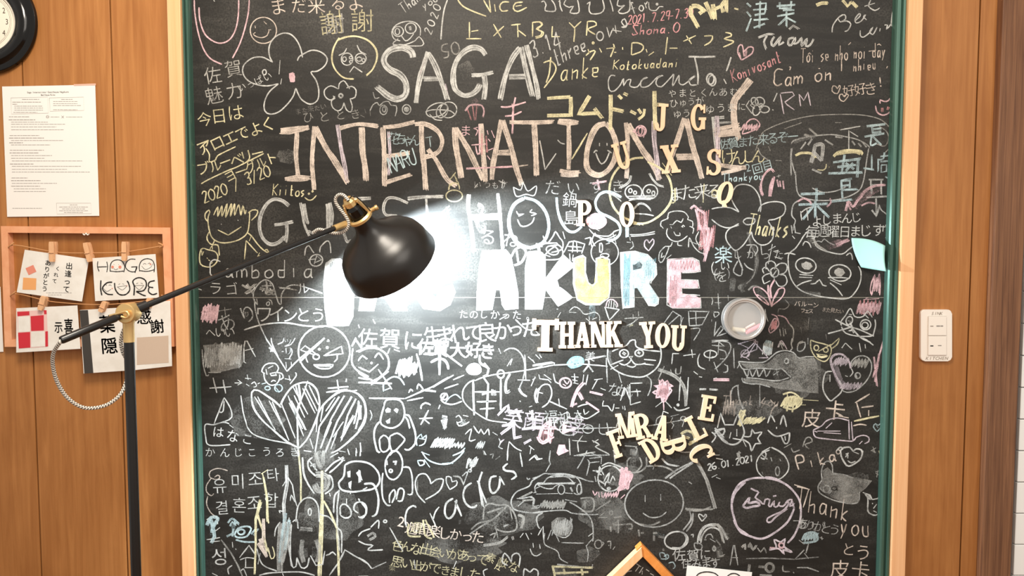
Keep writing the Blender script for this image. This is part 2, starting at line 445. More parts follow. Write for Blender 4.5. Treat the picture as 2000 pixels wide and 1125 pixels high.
def bars(name, rows, m, Y, parent, h=1.1):
    """illegible fine print: rows of word-length dashes; rows = (x0, x1, y, weight)"""
    V = []; Fs = []
    for x0, x1, y, wt in rows:
        x = x0
        while x < x1 - 1:
            e = min(x1, x + random.uniform(3, 9)); b = len(V); hh = h * wt / 2
            for p in ((x, y - hh), (e, y - hh), (e, y + hh), (x, y + hh)): V.append(at(p[0], p[1], Y))
            Fs.append((b, b + 1, b + 2, b + 3)); x = e + random.uniform(0.7, 1.3)
    o = mesh_obj(name, V, Fs, m); keep(o, parent); return tag(o, kind='stuff')
YP = -0.003
notice = sheet('notice', [(4, 169), (186, 165.5), (194, 421.5), (14, 423.5)], YP, M_glosspaper, 'tall laminated white notice of fine print taped to the panelling below the clock', 'notice')
s = 0.3733
keep(ink_text('title', 'Saga International Guesthouse Hagakure', 54, 182, 133, 181, 4.6, M_ink, YP - 0.0003), notice)
keep(ink_text('title', 'Bed House Rules', 81, 187, 107, 186.6, 4.2, M_ink, YP - 0.0003), notice)
rows = []
for (x0, x1, y, wt) in [(115, 205, 520, .9), (65, 215, 534, .9), (65, 90, 545, 1), (75, 225, 555, .8), (75, 225, 565, .8), (75, 225, 576, .8), (70, 195, 588, .8), (320, 380, 520, .9), (278, 405, 531, .8), (278, 405, 542, .8), (278, 425, 552, .8), (278, 405, 574, .8),
        (47, 155, 611, .9), (265, 310, 612, .7), (345, 430, 612, .7), (45, 185, 627, 1.1), (58, 250, 639, .8), (58, 345, 650, .8), (58, 295, 664, .8), (58, 335, 679, .8), (50, 205, 709, .9), (47, 230, 722, 1.1), (58, 330, 735, .8), (48, 120, 747, 1.1), (58, 262, 758, .8),
        (52, 230, 786, .9), (50, 205, 800, 1.1), (58, 272, 814, .8), (58, 235, 828, .8), (62, 430, 842, .8), (52, 175, 858, 1.1), (62, 425, 870, .8), (62, 355, 886, .8), (62, 470, 900, .8), (60, 145, 931, .9), (58, 212, 945, 1.1), (62, 298, 959, .8), (58, 210, 974, 1), (72, 240, 988, .8), (72, 245, 1002, .8),
        (65, 220, 1090, .8), (365, 405, 1072, .8), (310, 460, 1083, .8), (325, 445, 1093, .8), (310, 460, 1103, .8), (335, 440, 1112, .8)]:
    rows.append((x0 * s, x1 * s, y * s, wt))
bars('fine_print', rows, M_grey_ink, YP - 0.0003, notice)
keep(ink_lines('ruled_box', '/57,512 250,508 253,592 60,597 57,512;/258,512 437,508 440,578 262,582 258,512;/295,1063 475,1063 478,1118 298,1120 295,1063', 0.45, M_grey_ink, YP - 0.0003, None, (0, 0, s)), notice)
keep(ink_lines('symbol', 'o249,611,7,7;/243,611 256,611;/322,606 334,618;/334,606 322,618', 0.7, M_grey_ink, YP - 0.0003, None, (0, 0, s)), notice)
keep(quad_slab('tape', [(144, 164.5), (187, 163), (187, 166.5), (144, 167.5)], YP - 0.0004, 0.0002, mat('pink_tape', sr(226, 180, 160), 0.4)), notice)
n2 = sheet('paper', [(-60, 560), (1, 560), (6.8, 687), (-55, 690)], YP, M_glosspaper, 'plain white sheet at the far left edge, mostly outside the view', 'paper')

# ================================================================== PEACH FRAME WITH TWINE, PEGS AND CARDS
YF = -0.018
fr = empty('photo_frame', at(170, 677, 0), 'empty peach wood frame on the wall strung with two lines of twine', 'frame')
OUT = [(1.5, 441.5), (332.5, 444.5), (340, 677), (9, 677.5)]; INN = [(15, 454.5), (317, 457), (325, 663), (23, 663.5)]
for i in range(4):
    j = (i + 1) % 4
    keep(quad_slab('frame_bar', [OUT[i], OUT[j], INN[j], INN[i]], 0.0, 0.018, M_pinkframe), fr)
hk = [at(162, 456.5, YF - .001), at(165, 459, YF - .001), at(168, 455.5, YF - .001), at(171, 459, YF - .001), at(174, 456.5, YF - .001)]
keep(tube('hanger', hk, 0.0012, M_plate, seg=8), fr)
# twine with small knots at its ends
def twine(px, label):
    P = [at(x, y, YF - 0.004) for x, y in px]; P[0].y = P[-1].y = YF - 0.001
    r = empty('twine', P[0], label, 'twine')
    keep(tube('cord', P, 0.0011, M_twine, seg=8), r)
    for q, dx in ((P[0], 1), (P[-1], -1)):
        a = tube('knot', [q + Vector((-.006, 0, -.004)), q + Vector((.002, -.003, .001)), q + Vector((.008 * dx, -.002, .006))], 0.0017, M_twine, seg=8); keep(a, r)
twine([(20, 479), (40, 480), (100, 491), (135, 494), (180, 494), (245, 492), (316, 480)], 'upper jute twine sagging across the peach frame')
twine([(24, 574), (45, 576), (95, 588), (145, 593), (200, 595), (255, 591), (322, 582)], 'lower jute twine sagging across the peach frame')
YC = -0.026
def card(pts, label, Y=YC, m=None):
    return sheet('postcard', pts, Y, m or M_paper, label, 'card', th=0.0008)
Mred = mat('crimson_print', sr(206, 44, 58), 0.6); Morg = mat('orange_print', sr(234, 168, 106), 0.6); Msal = mat('salmon_print', sr(226, 140, 118), 0.6)
def patch(name, pts, m, Y, root):
    V = [at(x, y, Y) for x, y in pts]; return keep(mesh_obj(name, V, [tuple(range(len(V)))[::-1]], m), root)
e = 0.0004
k2 = 0.3023
def c2(x, y): return (x * k2, 400 + y * k2)
A = card([c2(160, 290), c2(575, 350), c2(530, 625), c2(108, 565)], 'tilted white card with brush writing and two orange squares, upper left in peach frame')
yy = YC - e
for t, x0, y0, x1, y1, sz in (('出逢って', 447, 395, 428, 545, 14), ('くれて', 372, 412, 352, 492, 9.5), ('ありがとう', 310, 375, 288, 542, 12)):
    a_, b_ = c2(x0, y0), c2(x1, y1); keep(ink_text('brush_writing', t, a_[0], a_[1], b_[0], b_[1], sz, M_ink, yy, rot=6, off=0.012), A)
patch('printed_square', [c2(165, 410), c2(215, 388), c2(235, 432), c2(185, 455)], Msal, yy, A)
patch('printed_square', [c2(150, 470), c2(235, 475), c2(232, 550), c2(145, 548)], Morg, yy, A)
bars('fine_print', [(90, 140, 572, .7), (94, 120, 576, .7)], M_grey_ink, yy, A)
Bc = card([c2(597, 345), c2(1005, 318), c2(1028, 600), c2(615, 622)], 'white card lettered with smiling round faces, upper right in peach frame')
O2 = (0, 400, k2)
# H A G A / K U R E with faces in the round letters
keep(ink_lines('brush_lettering', '632,365 630,400 640,430;690,368 695,400 690,435;632,402 690,400;712,432 712,400 722,370 750,356 785,362 805,395 800,435;712,428 755,432 798,428;875,352 840,352 815,375 812,405 835,428 870,432 885,405;848,402 888,400;882,402 872,440;902,430 900,395 915,362 950,348 985,360 998,395 995,435;902,425 950,430 995,420', 1.7, M_ink, yy, None, O2), Bc)
keep(ink_lines('brush_lettering', '652,488 650,540 658,585;725,500 690,505 662,540 690,575 730,580;740,505 745,545 770,578 810,580 838,550 830,505 820,492;865,585 868,530 858,495 880,475 910,472 940,490 945,525 925,555 880,560;880,560 920,582 942,588;1000,490 965,500 960,528 990,535;962,535 960,562 985,580 1015,572', 2.6, M_ink, yy, None, O2), Bc)
keep(ink_lines('face_line', '/735,385 738,388;/765,388 768,385;735,412 748,420 762,412;925,385 935,378 945,385;955,382 965,376 975,382;915,395 940,418 975,402 985,380;672,520 682,514 690,522;702,522 712,516 720,524;668,540 690,560 718,545;765,515 776,510;790,510 802,514;758,530 790,550 820,525;758,530 820,522;880,510 892,505;908,505 922,510;870,522 900,548 930,520;870,522 930,520', 0.7, M_ink, yy, None, O2), Bc)
for x, y, r in ((727, 402, 9), (775, 402, 10), (972, 384, 5), (725, 540, 4), (820, 522, 3)):
    patch('blush', [c2(x + r * math.cos(q * PI / 5), y + r * math.sin(q * PI / 5)) for q in range(10)], Msal, yy - e, Bc)
Cc = card([c2(105, 668), c2(500, 650), c2(520, 930), c2(105, 955)], 'white card with crimson check and one brushed character, lower left in peach frame')
def c5(x, y): return (x * 0.2133, 480 + y * 0.2133)
patch('printed_border', [c5(155, 598), c5(428, 590), c5(440, 925), c5(172, 943)], mat('blush_print', sr(236, 196, 190), 0.6), yy, Cc)
patch('printed_square', [c5(280, 645), c5(400, 635), c5(402, 775), c5(285, 780)], Mred, yy - e, Cc)
patch('printed_square', [c5(165, 797), c5(275, 790), c5(277, 932), c5(172, 940)], Mred, yy - e, Cc)
patch('printed_square', [c5(165, 650), c5(272, 645), c5(276, 785), c5(168, 790)], M_paper, yy - e, Cc)
patch('printed_square', [c5(285, 787), c5(408, 782), c5(412, 920), c5(285, 928)], M_paper, yy - e, Cc)
patch('printed_square', [c5(158, 605), c5(268, 600), c5(270, 635), c5(160, 645)], Mred, yy - e, Cc)
patch('printed_square', [c5(400, 590), c5(425, 590), c5(427, 625), c5(405, 628)], Mred, yy - e, Cc)
patch('printed_square', [c5(415, 785), c5(438, 782), c5(440, 920), c5(416, 925)], Mred, yy - e, Cc)
keep(ink_text('brush_writing', '示', *c5(535, 745), *c5(535, 745), 24, M_ink, yy, sx=0.7, off=0.015), Cc)
keep(ink_text('brush_writing', '喜', *c5(628, 740), *c5(628, 740), 34, M_ink, yy, sx=0.55, off=0.015), Cc)
Dc = card([c2(515, 680), c2(850, 660), c2(868, 1068), c2(540, 1090)], 'tall card with dark grey left band and two brushed characters behind lamp pole', YC + 0.002)
patch('dark_band', [c2(515, 682), c2(568, 680), c2(603, 1087), c2(545, 1090)], mat('charcoal_print', sr(62, 58, 54), 0.5), YC + 0.002 - e, Dc)
keep(ink_text('brush_writing', '葉', *c2(692, 770), *c2(692, 770), 37, M_ink, YC + 0.002 - e, off=0.015, rot=-4, sx=0.85), Dc)
keep(ink_text('brush_writing', '隠', *c2(708, 910), *c2(708, 910), 34, M_ink, YC + 0.002 - e, off=0.015, rot=-3), Dc)
Ec = card([c2(850, 640), c2(1100, 620), c2(1112, 1042), c2(872, 1068)], 'tall card with slanting brushed characters above beige half, right of lamp pole', YC + 0.004)
patch('beige_panel', [c2(884, 858), c2(1088, 845), c2(1090, 1020), c2(884, 1035)], mat('beige_print', sr(204, 182, 162), 0.6), YC + 0.004 - e, Ec)
keep(ink_text('brush_writing', '感', *c2(930, 725), *c2(930, 725), 30, M_ink, YC + 0.004 - e, off=0.015), Ec)
keep(ink_text('brush_writing', '謝', *c2(1015, 785), *c2(1015, 785), 29, M_ink, YC + 0.004 - e, off=0.015, rot=-5), Ec)
def peg(a, b, wd, label):
    """wooden clothes peg: two jaws and a spring"""
    p, q = at(*a, -0.034), at(*b, -0.034); d = (q - p); L = d.length; d.normalize(); sd = Vector((d.z, 0, -d.x)).normalized(); wd = wd * mpp(-0.03) / 2
    r = empty('clothes_peg', q, label, 'peg', None)
    for nm, y0, y1 in (('jaw', -0.036, -0.0295), ('jaw', -0.0255, -0.019)):
        bm = bmesh.new(); V = []
        for t, ww in ((0, 0.8), (0.15, 1), (0.85, 1), (1, 0.8)):
            c = p + d * L * t
            for y in (y0, y1):
                for sgn in (-1, 1): V.append(bm.verts.new((c.x + sd.x * wd * sgn * ww, y, c.z + sd.z * wd * sgn * ww)))
        for i in range(3):
            b0 = i * 4; b1 = b0 + 4
            for u, v in ((0, 1), (1, 3), (3, 2), (2, 0)): bm.faces.new((V[b0 + u], V[b0 + v], V[b1 + v], V[b1 + u]))
        bm.faces.new(V[:4][:2] + [V[3], V[2]]); bm.faces.new([V[12], V[13], V[15], V[14]])
        keep(from_bm(nm, bm, M_pin), r)
    c = (p + q) / 2 + d * L * 0.05
    keep(tube('spring', [Vector((c.x, -0.037, c.z)) - sd * wd * 1.15, Vector((c.x, -0.038, c.z)), Vector((c.x, -0.037, c.z)) + sd * wd * 1.15], 0.0008, M_pin, seg=8), r)
peg(c2(333, 238), c2(335, 368), 9.6, 'wooden clothes peg holding the tilted three-column card')
peg(c2(550, 245), c2(580, 368), 9.0, 'slanting wooden clothes peg on the upper twine between its two cards')
peg(c2(802, 238), c2(802, 362), 9.0, 'wooden clothes peg holding the card of smiling faces')
peg(c2(282, 592), c2(258, 680), 10, 'wooden clothes peg holding the crimson check card')
peg(c2(676, 628), c2(648, 692), 9.4, 'wooden clothes peg holding the card with the dark grey band')
peg(c2(965, 605), c2(950, 665), 9.0, 'wooden clothes peg holding the card with the beige lower half')

# ================================================================== SWITCH PLATE
sp = empty('light_switch', at(1829, 655, 0), 'white double rocker light switch lettered SINK and KITCHEN right of the chalkboard', 'switch')
def rrect(x0, y0, x1, y1, r, n=6):
    P = []
    for cx, cy, a0 in ((x1 - r, y0 + r, -90), (x1 - r, y1 - r, 0), (x0 + r, y1 - r, 90), (x0 + r, y0 + r, 180)):
        for k in range(n + 1):
            a = math.radians(a0 + 90 * k / n); P.append((cx + r * math.cos(a), cy + r * math.sin(a)))
    return P
keep(quad_slab('cover_plate', rrect(1798.5, 604.8, 1859.5, 705.6, 8), 0.0, 0.008, M_plate, bev=0.0012), sp)
for y0, y1 in ((618, 655.4), (656.4, 694)):
    rk = keep(quad_slab('rocker', [(1813.5, y0), (1849, y0), (1849, y1), (1813, y1)], -0.0075, 0.0035, M_plate, bev=0.0008), sp)
keep(ink_lines('gap_line', '/1813,617.5 1812,694.5;/1813,617.5 1849,617.5;/1813,655.9 1849,655.9', 0.5, M_grey_ink, -0.0112), sp)
Mtx = mat('switch_print', sr(150, 138, 126), 0.6)
keep(ink_text('lettering', 'SINK', 1821, 615.2, 1838, 615.2, 8.6, Mtx, -0.0085, shear=0.25), sp)
keep(ink_text('lettering', 'KITCHEN', 1810.5, 702.8, 1848, 702.8, 8.8, Mtx, -0.0085, shear=0.25), sp)
patch('indicator_mark', [(1817, 636.2), (1823, 636.2), (1823, 638), (1817, 638)], Mtx, -0.0113, sp)
patch('indicator_mark', [(1817, 674.5), (1823, 674.5), (1823, 676.8), (1817, 676.8)], M_ink, -0.0113, sp)
bars('fine_print', [(1829, 1842, 636.8, 2.2), (1832, 1839, 675, 1.6)], M_grey_ink, -0.0113, sp)

# ================================================================== WOODEN LETTERS ON THE BOARD
def Rr(x0, y0, x1, y1): return [[(x0, y0), (x1, y0), (x1, y1), (x0, y1)]]
def Q4(*p): return [[(p[i], p[i + 1]) for i in range(0, len(p), 2)]]
def band(cx, cy, ro, so, ri, si, a0, a1, n=18):
    P = []
    A = [math.radians(a0 + (a1 - a0) * k / n) for k in range(n + 1)]
    for a, b in zip(A, A[1:]):
        P.append([(cx + ro * math.cos(a), cy + so * math.sin(a)), (cx + ro * math.cos(b), cy + so * math.sin(b)), (cx + ri * math.cos(b), cy + si * math.sin(b)), (cx + ri * math.cos(a), cy + si * math.sin(a))])
    return P
def brace(x0, x1, y, h, st, w_):      # slab serif x0..x1 at height y
    return Rr(x0, y, x1, y + h)
def LET(ch):
    """slab-serif outlines in a 6 x 10 box"""
    S = 1.05; g = []
    if ch == 'T': g = Rr(0, 8.1, 6, 9.6) + Rr(0, 6.6, 0.9, 10) + Rr(5.1, 6.6, 6, 10) + Rr(2.1, 0, 3.9, 9) + Rr(1.3, 0, 4.7, S)
    elif ch == 'H': g = Rr(.6, 0, 2.2, 10) + Rr(3.8, 0, 5.4, 10) + Rr(.6, 4.5, 5.4, 5.6) + Rr(0, 0, 2.75, S) + Rr(3.25, 0, 6, S) + Rr(0, 10 - S, 2.75, 10) + Rr(3.25, 10 - S, 6, 10)
    elif ch == 'A': g = Q4(2.4, 10, 3.5, 10, 1.7, 0, .7, 0) + Q4(2.3, 10, 3.8, 10, 5.6, 0, 3.7, 0) + Rr(1.3, 2.7, 4.6, 3.8) + Rr(0, 0, 2.3, S) + Rr(3.3, 0, 6.1, S)
    elif ch == 'N': g = Rr(.7, 0, 1.7, 10) + Rr(4.4, 0, 5.4, 10) + Q4(.4, 10, 2.3, 10, 5.4, 0, 3.8, 0) + Rr(0, 0, 2.4, S) + Rr(0, 10 - S, 2.0, 10) + Rr(3.6, 10 - S, 6.1, 10)
    elif ch == 'K': g = Rr(.6, 0, 2.3, 10) + Q4(4.2, 10, 5.2, 10, 2.4, 4.2, 1.6, 4.4) + Q4(2.2, 5.6, 3.4, 6.6, 5.7, .4, 3.9, .4) + Rr(0, 0, 2.9, S) + Rr(0, 10 - S, 2.9, 10) + Rr(3.4, 0, 6.2, S) + Rr(3.4, 10 - S, 6, 10)
    elif ch == 'Y': g = Q4(.4, 10, 2.3, 10, 3.8, 4.6, 2.2, 4.4) + Q4(4.4, 10, 5.3, 10, 3.8, 4.6, 2.8, 4.4) + Rr(2.2, 0, 3.8, 5) + Rr(1.4, 0, 4.6, S) + Rr(0, 10 - S, 2.8, 10) + Rr(3.5, 10 - S, 6, 10)
    elif ch == 'O': g = band(3, 5, 3, 5, 1.25, 4.0, 0, 360, 36)
    elif ch == 'Q': g = band(3, 5.2, 3, 4.9, 1.25, 3.9, 0, 360, 36) + Q4(2.6, 1.6, 3.6, 2.3, 5.4, -.3, 3.6, -.6)
    elif ch == 'U': g = Rr(.6, 3, 2.2, 10) + Rr(4.3, 3, 5.3, 10) + band(2.95, 3, 2.35, 3.1, .75, 1.9, 180, 360) + Rr(0, 10 - S, 2.8, 10) + Rr(3.6, 10 - S, 6, 10) + Q4(3.7, 3, 5.3, 3, 5.3, 3.3, 4.3, 3.3)
    elif ch == 'J': g = Rr(2.2, 2.4, 3.9, 10) + band(1.9, 2.4, 2.0, 2.5, .3, 1.5, 180, 360) + Rr(1.2, 10 - S, 4.9, 10) + band(.65, 2.4, .75, .8, 0.01, 0.01, 0, 360, 14)
    elif ch == 'G': g = band(3, 5, 3, 5, 1.3, 4.0, 40, 325, 30) + Rr(3.2, 4, 6.1, 5) + Rr(4.1, .6, 5.7, 5) + Rr(5, 6.6, 5.7, 9.8)
    elif ch == 'X': g = Q4(.3, 10, 2.3, 10, 5.8, 0, 3.8, 0) + Q4(4.4, 10, 5.3, 10, 1.6, 0, .6, 0) + Rr(0, 0, 2.4, S) + Rr(3.2, 0, 6.2, S) + Rr(0, 10 - S, 2.8, 10) + Rr(3.6, 10 - S, 6, 10)
    elif ch == 'S': g = band(3, 7.3, 2.75, 2.7, 1.2, 1.75, 20, 265, 22) + band(3, 2.7, 2.9, 2.7, 1.2, 1.75, -160, 85, 22) + Q4(.8, 5.9, 3, 4.6, 5.6, 3.9, 3.2, 5.6) + Rr(4.8, 6.8, 5.5, 9.8) + Rr(.3, .2, 1.0, 3.3)
    elif ch == 'P': g = Rr(.7, 0, 2.4, 10) + Rr(0, 0, 3.2, S) + Rr(0, 10 - S, 3, 10) + band(2.8, 7.1, 2.9, 2.9, 1.25, 1.9, -90, 90) + Rr(2, 4.2, 2.9, 5.2) + Rr(2, 9, 2.9, 10)
    elif ch == 'R': g = LET('P') + Q4(2.8, 4.9, 4.3, 4.9, 5.8, .2, 4.2, .2) + Rr(3.9, 0, 6.2, S * .9)
    elif ch == 'F': g = Rr(.7, 0, 2.5, 10) + Rr(0, 0, 3.3, S) + Rr(0, 10 - S, 5.6, 10) + Rr(4.8, 7.2, 5.6, 10) + Rr(2, 4.7, 4.2, 5.6) + Rr(3.6, 3.8, 4.3, 6.5)
    elif ch == 'E': g = LET('F') + Rr(0, 0, 5.9, S) + Rr(5.1, 0, 5.9, 2.9)
    elif ch == 'L': g = Rr(.9, 0, 2.7, 10) + Rr(0, 0, 5.8, S) + Rr(5, 0, 5.8, 3.3) + Rr(0, 10 - S, 3.6, 10)
    elif ch == 'M': g = Rr(.6, 0, 1.5, 10) + Rr(5, 0, 6.6, 10) + Q4(.3, 10, 2.2, 10, 4.2, 0, 3.1, 0) + Q4(5.1, 10, 6.3, 10, 4.2, 0, 3.2, 0) + Rr(0, 0, 2.1, S) + Rr(4.3, 0, 7.2, S) + Rr(0, 10 - S, 1.6, 10) + Rr(5.3, 10 - S, 7.2, 10)
    elif ch == 'D': g = Rr(.7, 0, 2.4, 10) + band(2.6, 5, 3.3, 5, 1.6, 4.0, -90, 90, 22) + Rr(0, 0, 2.8, S) + Rr(0, 10 - S, 2.8, 10)
    elif ch == 'B': g = LET('P') + band(2.8, 2.7, 3.1, 2.7, 1.4, 1.7, -90, 90) + Rr(2, 0, 2.9, S) + Rr(2, 4.4, 2.9, 5.4)
    elif ch == 'C': g = band(3.1, 5, 3.1, 5, 1.35, 4.0, 38, 322, 30) + Rr(4.9, 6.6, 5.7, 9.9)
    return g
th = 0.0042
LETS = [('T', 1065, 654, 52, 64, 1, 'biggest pale wood letter T, first of the THANK YOU row'), ('H', 1107, 654, 32, 52, 0, 'pale wood letter H between the big T and an A in the THANK YOU row'),
 ('A', 1137.5, 654, 33, 50, 0, 'upright pale wood letter A in the THANK YOU row'), ('N', 1167.5, 653, 34, 51, -1, 'pale wood letter N in the THANK YOU row'),
 ('K', 1197, 652.5, 34, 51, -2, 'pale wood letter K ending the word THANK'), ('Y', 1265, 654, 31, 52, -4, 'pale wood letter Y starting the word YOU'),
 ('O', 1294, 655, 29, 49, 2, 'pale wood letter O in the word YOU'), ('U', 1324.5, 660, 30, 50, 2, 'pale wood letter U ending the word YOU'),
 ('J', 1294, 230, 30, 52, 2, 'pale wood letter J high on the board over the big chalk N'), ('G', 1363, 230, 29, 51, 0, 'pale wood letter G high on the board over the big chalk A'),
 ('U', 1214.5, 304.5, 30, 52, -17, 'tilted pale wood letter U on the big chalk O'), ('X', 1308, 311, 35, 54, -5, 'pale wood letter X beside the big chalk A'),
 ('S', 1393.5, 317, 29, 51, 2, 'pale wood letter S on the chalk L right of the wooden X'), ('Q', 1415, 378, 30, 46, 16, 'pale wood letter Q leaning right beside the chalk flower'),
 ('P', 1141, 416.5, 30, 50, 0, 'pale wood letter P in the chalk word HOUSE'), ('O', 1224, 419, 29, 50, 0, 'pale wood letter O on the crying chalk face'),
 ('E', 1381.5, 796.5, 31, 50, 9, 'pale wood letter E, topmost of the scattered lower group'), ('L', 1359, 834, 30, 50, -27, 'tilted pale wood letter L below the wooden E'),
 ('M', 1223, 830, 38, 50, -8, 'pale wood letter M at the left of the scattered lower group'), ('R', 1253.5, 831.5, 33, 50, -12, 'pale wood letter R beside the wooden M'),
 ('F', 1205.5, 865, 29, 55, -20, 'tilted pale wood letter F below the wooden M'), ('A', 1291.5, 835, 32, 50, 10, 'pale wood letter A leaning right beside the wooden R'),
 ('D', 1271, 877, 32, 49, -31, 'tilted pale wood letter D below the wooden R and A'), ('B', 1315.5, 869.5, 31, 50, 75, 'pale wood letter B lying on its side next to the wooden D'),
 ('C', 1368.5, 884.5, 33, 48, 62, 'pale wood letter C turned over at the bottom of the scattered group')]
for ch, cx, cy, wpx, hpx, rot, lab in LETS:
    s_ = mpp(YB); o = at(cx, cy, YB); a = math.radians(-rot); bw = 7.2 if ch == 'M' else 6.0
    y0 = YB - 0.0014 if ch in 'AB' and cy > 700 else YB - 0.0008
    def place(u, v, d, o=o, a=a, wpx=wpx, hpx=hpx, bw=bw, s_=s_):
        x = (u - bw / 2) * wpx / bw * s_; z = (v - 5) * hpx / 10 * s_
        return Vector((x * math.cos(a) - z * math.sin(a), -d, x * math.sin(a) + z * math.cos(a)))
    ob = extrude_2d('wooden_letter', LET(ch), place, th, M_lightwood)
    ob.location = (o.x, y0, o.z)
    tag(ob, lab, 'letter', 'pale wood letters stuck on the chalkboard')

# ================================================================== NOTE, TIN, SMALL SLATE, BOTTOM CARD
def coons(u, v):
    T = lambda t: (1663 + 66 * t - 3 * math.sin(PI * t) * 0, 465 + 15 * t ** 2.6)
    Bt = lambda t: (1682 + 48 * t, 522 + 8 * t ** 0.9)
    Lf = lambda t: (1663 + 19 * t ** 1.7, 465 + 57 * t)
    Rt = lambda t: (1729 + 1.5 * t - 2.0 * math.sin(PI * t), 480 + 50 * t)
    x = (1 - v) * T(u)[0] + v * Bt(u)[0] + (1 - u) * Lf(v)[0] + u * Rt(v)[0] - ((1 - u) * (1 - v) * 1663 + u * (1 - v) * 1729 + (1 - u) * v * 1682 + u * v * 1730)
    y = (1 - v) * T(u)[1] + v * Bt(u)[1] + (1 - u) * Lf(v)[1] + u * Rt(v)[1] - ((1 - u) * (1 - v) * 465 + u * (1 - v) * 480 + (1 - u) * v * 522 + u * v * 530)
    return x, y
V = []; Fs = []; n = 14
for j in range(n + 1):
    for i in range(n + 1):
        u, v = i / n, j / n; x, y = coons(u, v)
        V.append(at(x, y, YB - 0.0012 - 0.026 * (u * 0.75 + v * 0.45) ** 1.6))
for j in range(n):
    for i in range(n):
        a = j * (n + 1) + i; Fs.append((a, a + n + 1, a + n + 2, a + 1))
nt = mesh_obj('sticky_note', V, Fs, M_note, smooth=True)
so = nt.modifiers.new('thickness', 'SOLIDIFY'); so.thickness = 0.0004
tag(nt, 'curled aqua sticky note near the right edge of the chalkboard', 'note')

tc_ = at(1453.4, 622.9, YB - 0.02); ot = Vector((tc_.x, YB, tc_.z)); rt = 41.5 * mpp(YB - 0.024)
tin = empty('chalk_tin', ot, 'round metal tin with a clear window stuck to the chalkboard holding chalk', 'tin')
def Kt(o): return keep(o, tin)
Kt(lathe('body', [(0.0015, 0), (0.0015, rt * .985), (0.018, rt * .985), (0.018, rt * .955), (0.003, rt * .955), (0.003, 0)], ot, AX, M_tin_in, seg=64))
Kt(lathe('lid', [(0.012, rt * .99), (0.012, rt * 1.01), (0.0235, rt * 1.01), (0.0255, rt * .985), (0.0255, rt * .90), (0.0240, rt * .86), (0.0240, rt * .82), (0.0225, rt * .80), (0.0215, rt * .82), (0.0225, rt * .86), (0.0225, rt * .985)], ot, AX, M_tin, seg=64, close=True))
Mgl = bpy.data.materials.new('clear_window'); Mgl.use_nodes = True
N_, L_, b_ = nodes(Mgl); tr = N_.new('ShaderNodeBsdfTransparent'); gl = N_.new('ShaderNodeBsdfGlossy'); gl.inputs['Roughness'].default_value = 0.12
fz = N_.new('ShaderNodeBsdfDiffuse'); fz.inputs[0].default_value = (.8, .78, .75, 1)
m1 = N_.new('ShaderNodeMixShader'); m1.inputs[0].default_value = 0.08; m2 = N_.new('ShaderNodeMixShader'); m2.inputs[0].default_value = 0.16
L_.new(tr.outputs[0], m1.inputs[1]); L_.new(gl.outputs[0], m1.inputs[2]); L_.new(m1.outputs[0], m2.inputs[1]); L_.new(fz.outputs[0], m2.inputs[2]); L_.new(m2.outputs[0], N_['Material Output'].inputs[0])
Kt(lathe('window', [(0.0205, 0), (0.0205, rt * .83), (0.0212, rt * .83), (0.0212, 0)], ot, AX, Mgl, seg=48))
def stick(p, q, r, col, lab):
    a, b = at(*p, YB - 0.0105), at(*q, YB - 0.0105); L = (b - a).length
    o = lathe('chalk_stick', [(0, 0), (0, r * .8), (r * .2, r), (L - r * .2, r), (L, r * .8), (L, 0)], a, b - a, col, seg=20); tag(o, lab, 'chalk', 'chalk sticks in the round tin'); return o
Mck = mat('cream_chalk', sr(240, 230, 205), 0.95); Mcp = mat('pink_chalk', sr(238, 140, 150), 0.95)
t4 = lambda x, y: (1390 + x * .2044, 440 + y * .2044)
stick(t4(195, 992), t4(318, 1008), 0.0057, Mck, 'thick cream chalk stick at the left in the round tin')
stick(t4(322, 1030), t4(470, 955), 0.0052, Mcp, 'pink chalk stick in the round tin')
stick(t4(322, 985), t4(412, 938), 0.0030, mat('pale_chalk', sr(246, 214, 200), .95), 'short thin pale chalk stick above the pink one in the round tin')

# small slate sign turned on its corner
sl = empty('slate_sign', at(1255, 1230, YB), 'small slate in an orange wood frame turned on its corner at the bottom', 'sign')
YS = YB - 0.004
def rot45(cx, cy, u, v, ang=45.5):
    a = math.radians(ang); return (cx + u * math.cos(a) - v * math.sin(a), cy + u * math.sin(a) + v * math.cos(a))
ax, ay = 1256, 1066; Ls = 190; tb = 15.5
# u runs down-right, v runs down-left from the apex
def sp_(u, v):
    return rot45(ax, ay, u, v, 46)
M_slf = wood('orange_frame_wood', sr(206, 122, 52), sr(226, 146, 74), 9, 9, 0.4, 2, fig=False)
keep(quad_slab('frame_bar', [sp_(-4, 0), sp_(Ls, 0), sp_(Ls, tb), sp_(-4, tb)], YS, 0.020, M_slf, bev=0.0008), sl)
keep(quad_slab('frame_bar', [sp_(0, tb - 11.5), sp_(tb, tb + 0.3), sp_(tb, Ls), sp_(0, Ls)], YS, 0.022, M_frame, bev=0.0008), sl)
keep(quad_slab('frame_bar', [sp_(Ls - tb, tb), sp_(Ls, tb), sp_(Ls, Ls), sp_(Ls - tb, Ls)], YS, 0.018, M_slf, bev=0.0008), sl)
keep(quad_slab('frame_bar', [sp_(tb, Ls - tb), sp_(Ls - tb, Ls - tb), sp_(Ls - tb, Ls), sp_(tb, Ls)], YS, 0.018, M_slf, bev=0.0008), sl)
keep(quad_slab('slate', [sp_(tb - 2, tb - 2), sp_(Ls - tb + 2, tb - 2), sp_(Ls - tb + 2, Ls - tb + 2), sp_(tb - 2, Ls - tb + 2)], YS, 0.008, mat('slate_face', sr(44, 41, 37), 0.6)), sl)
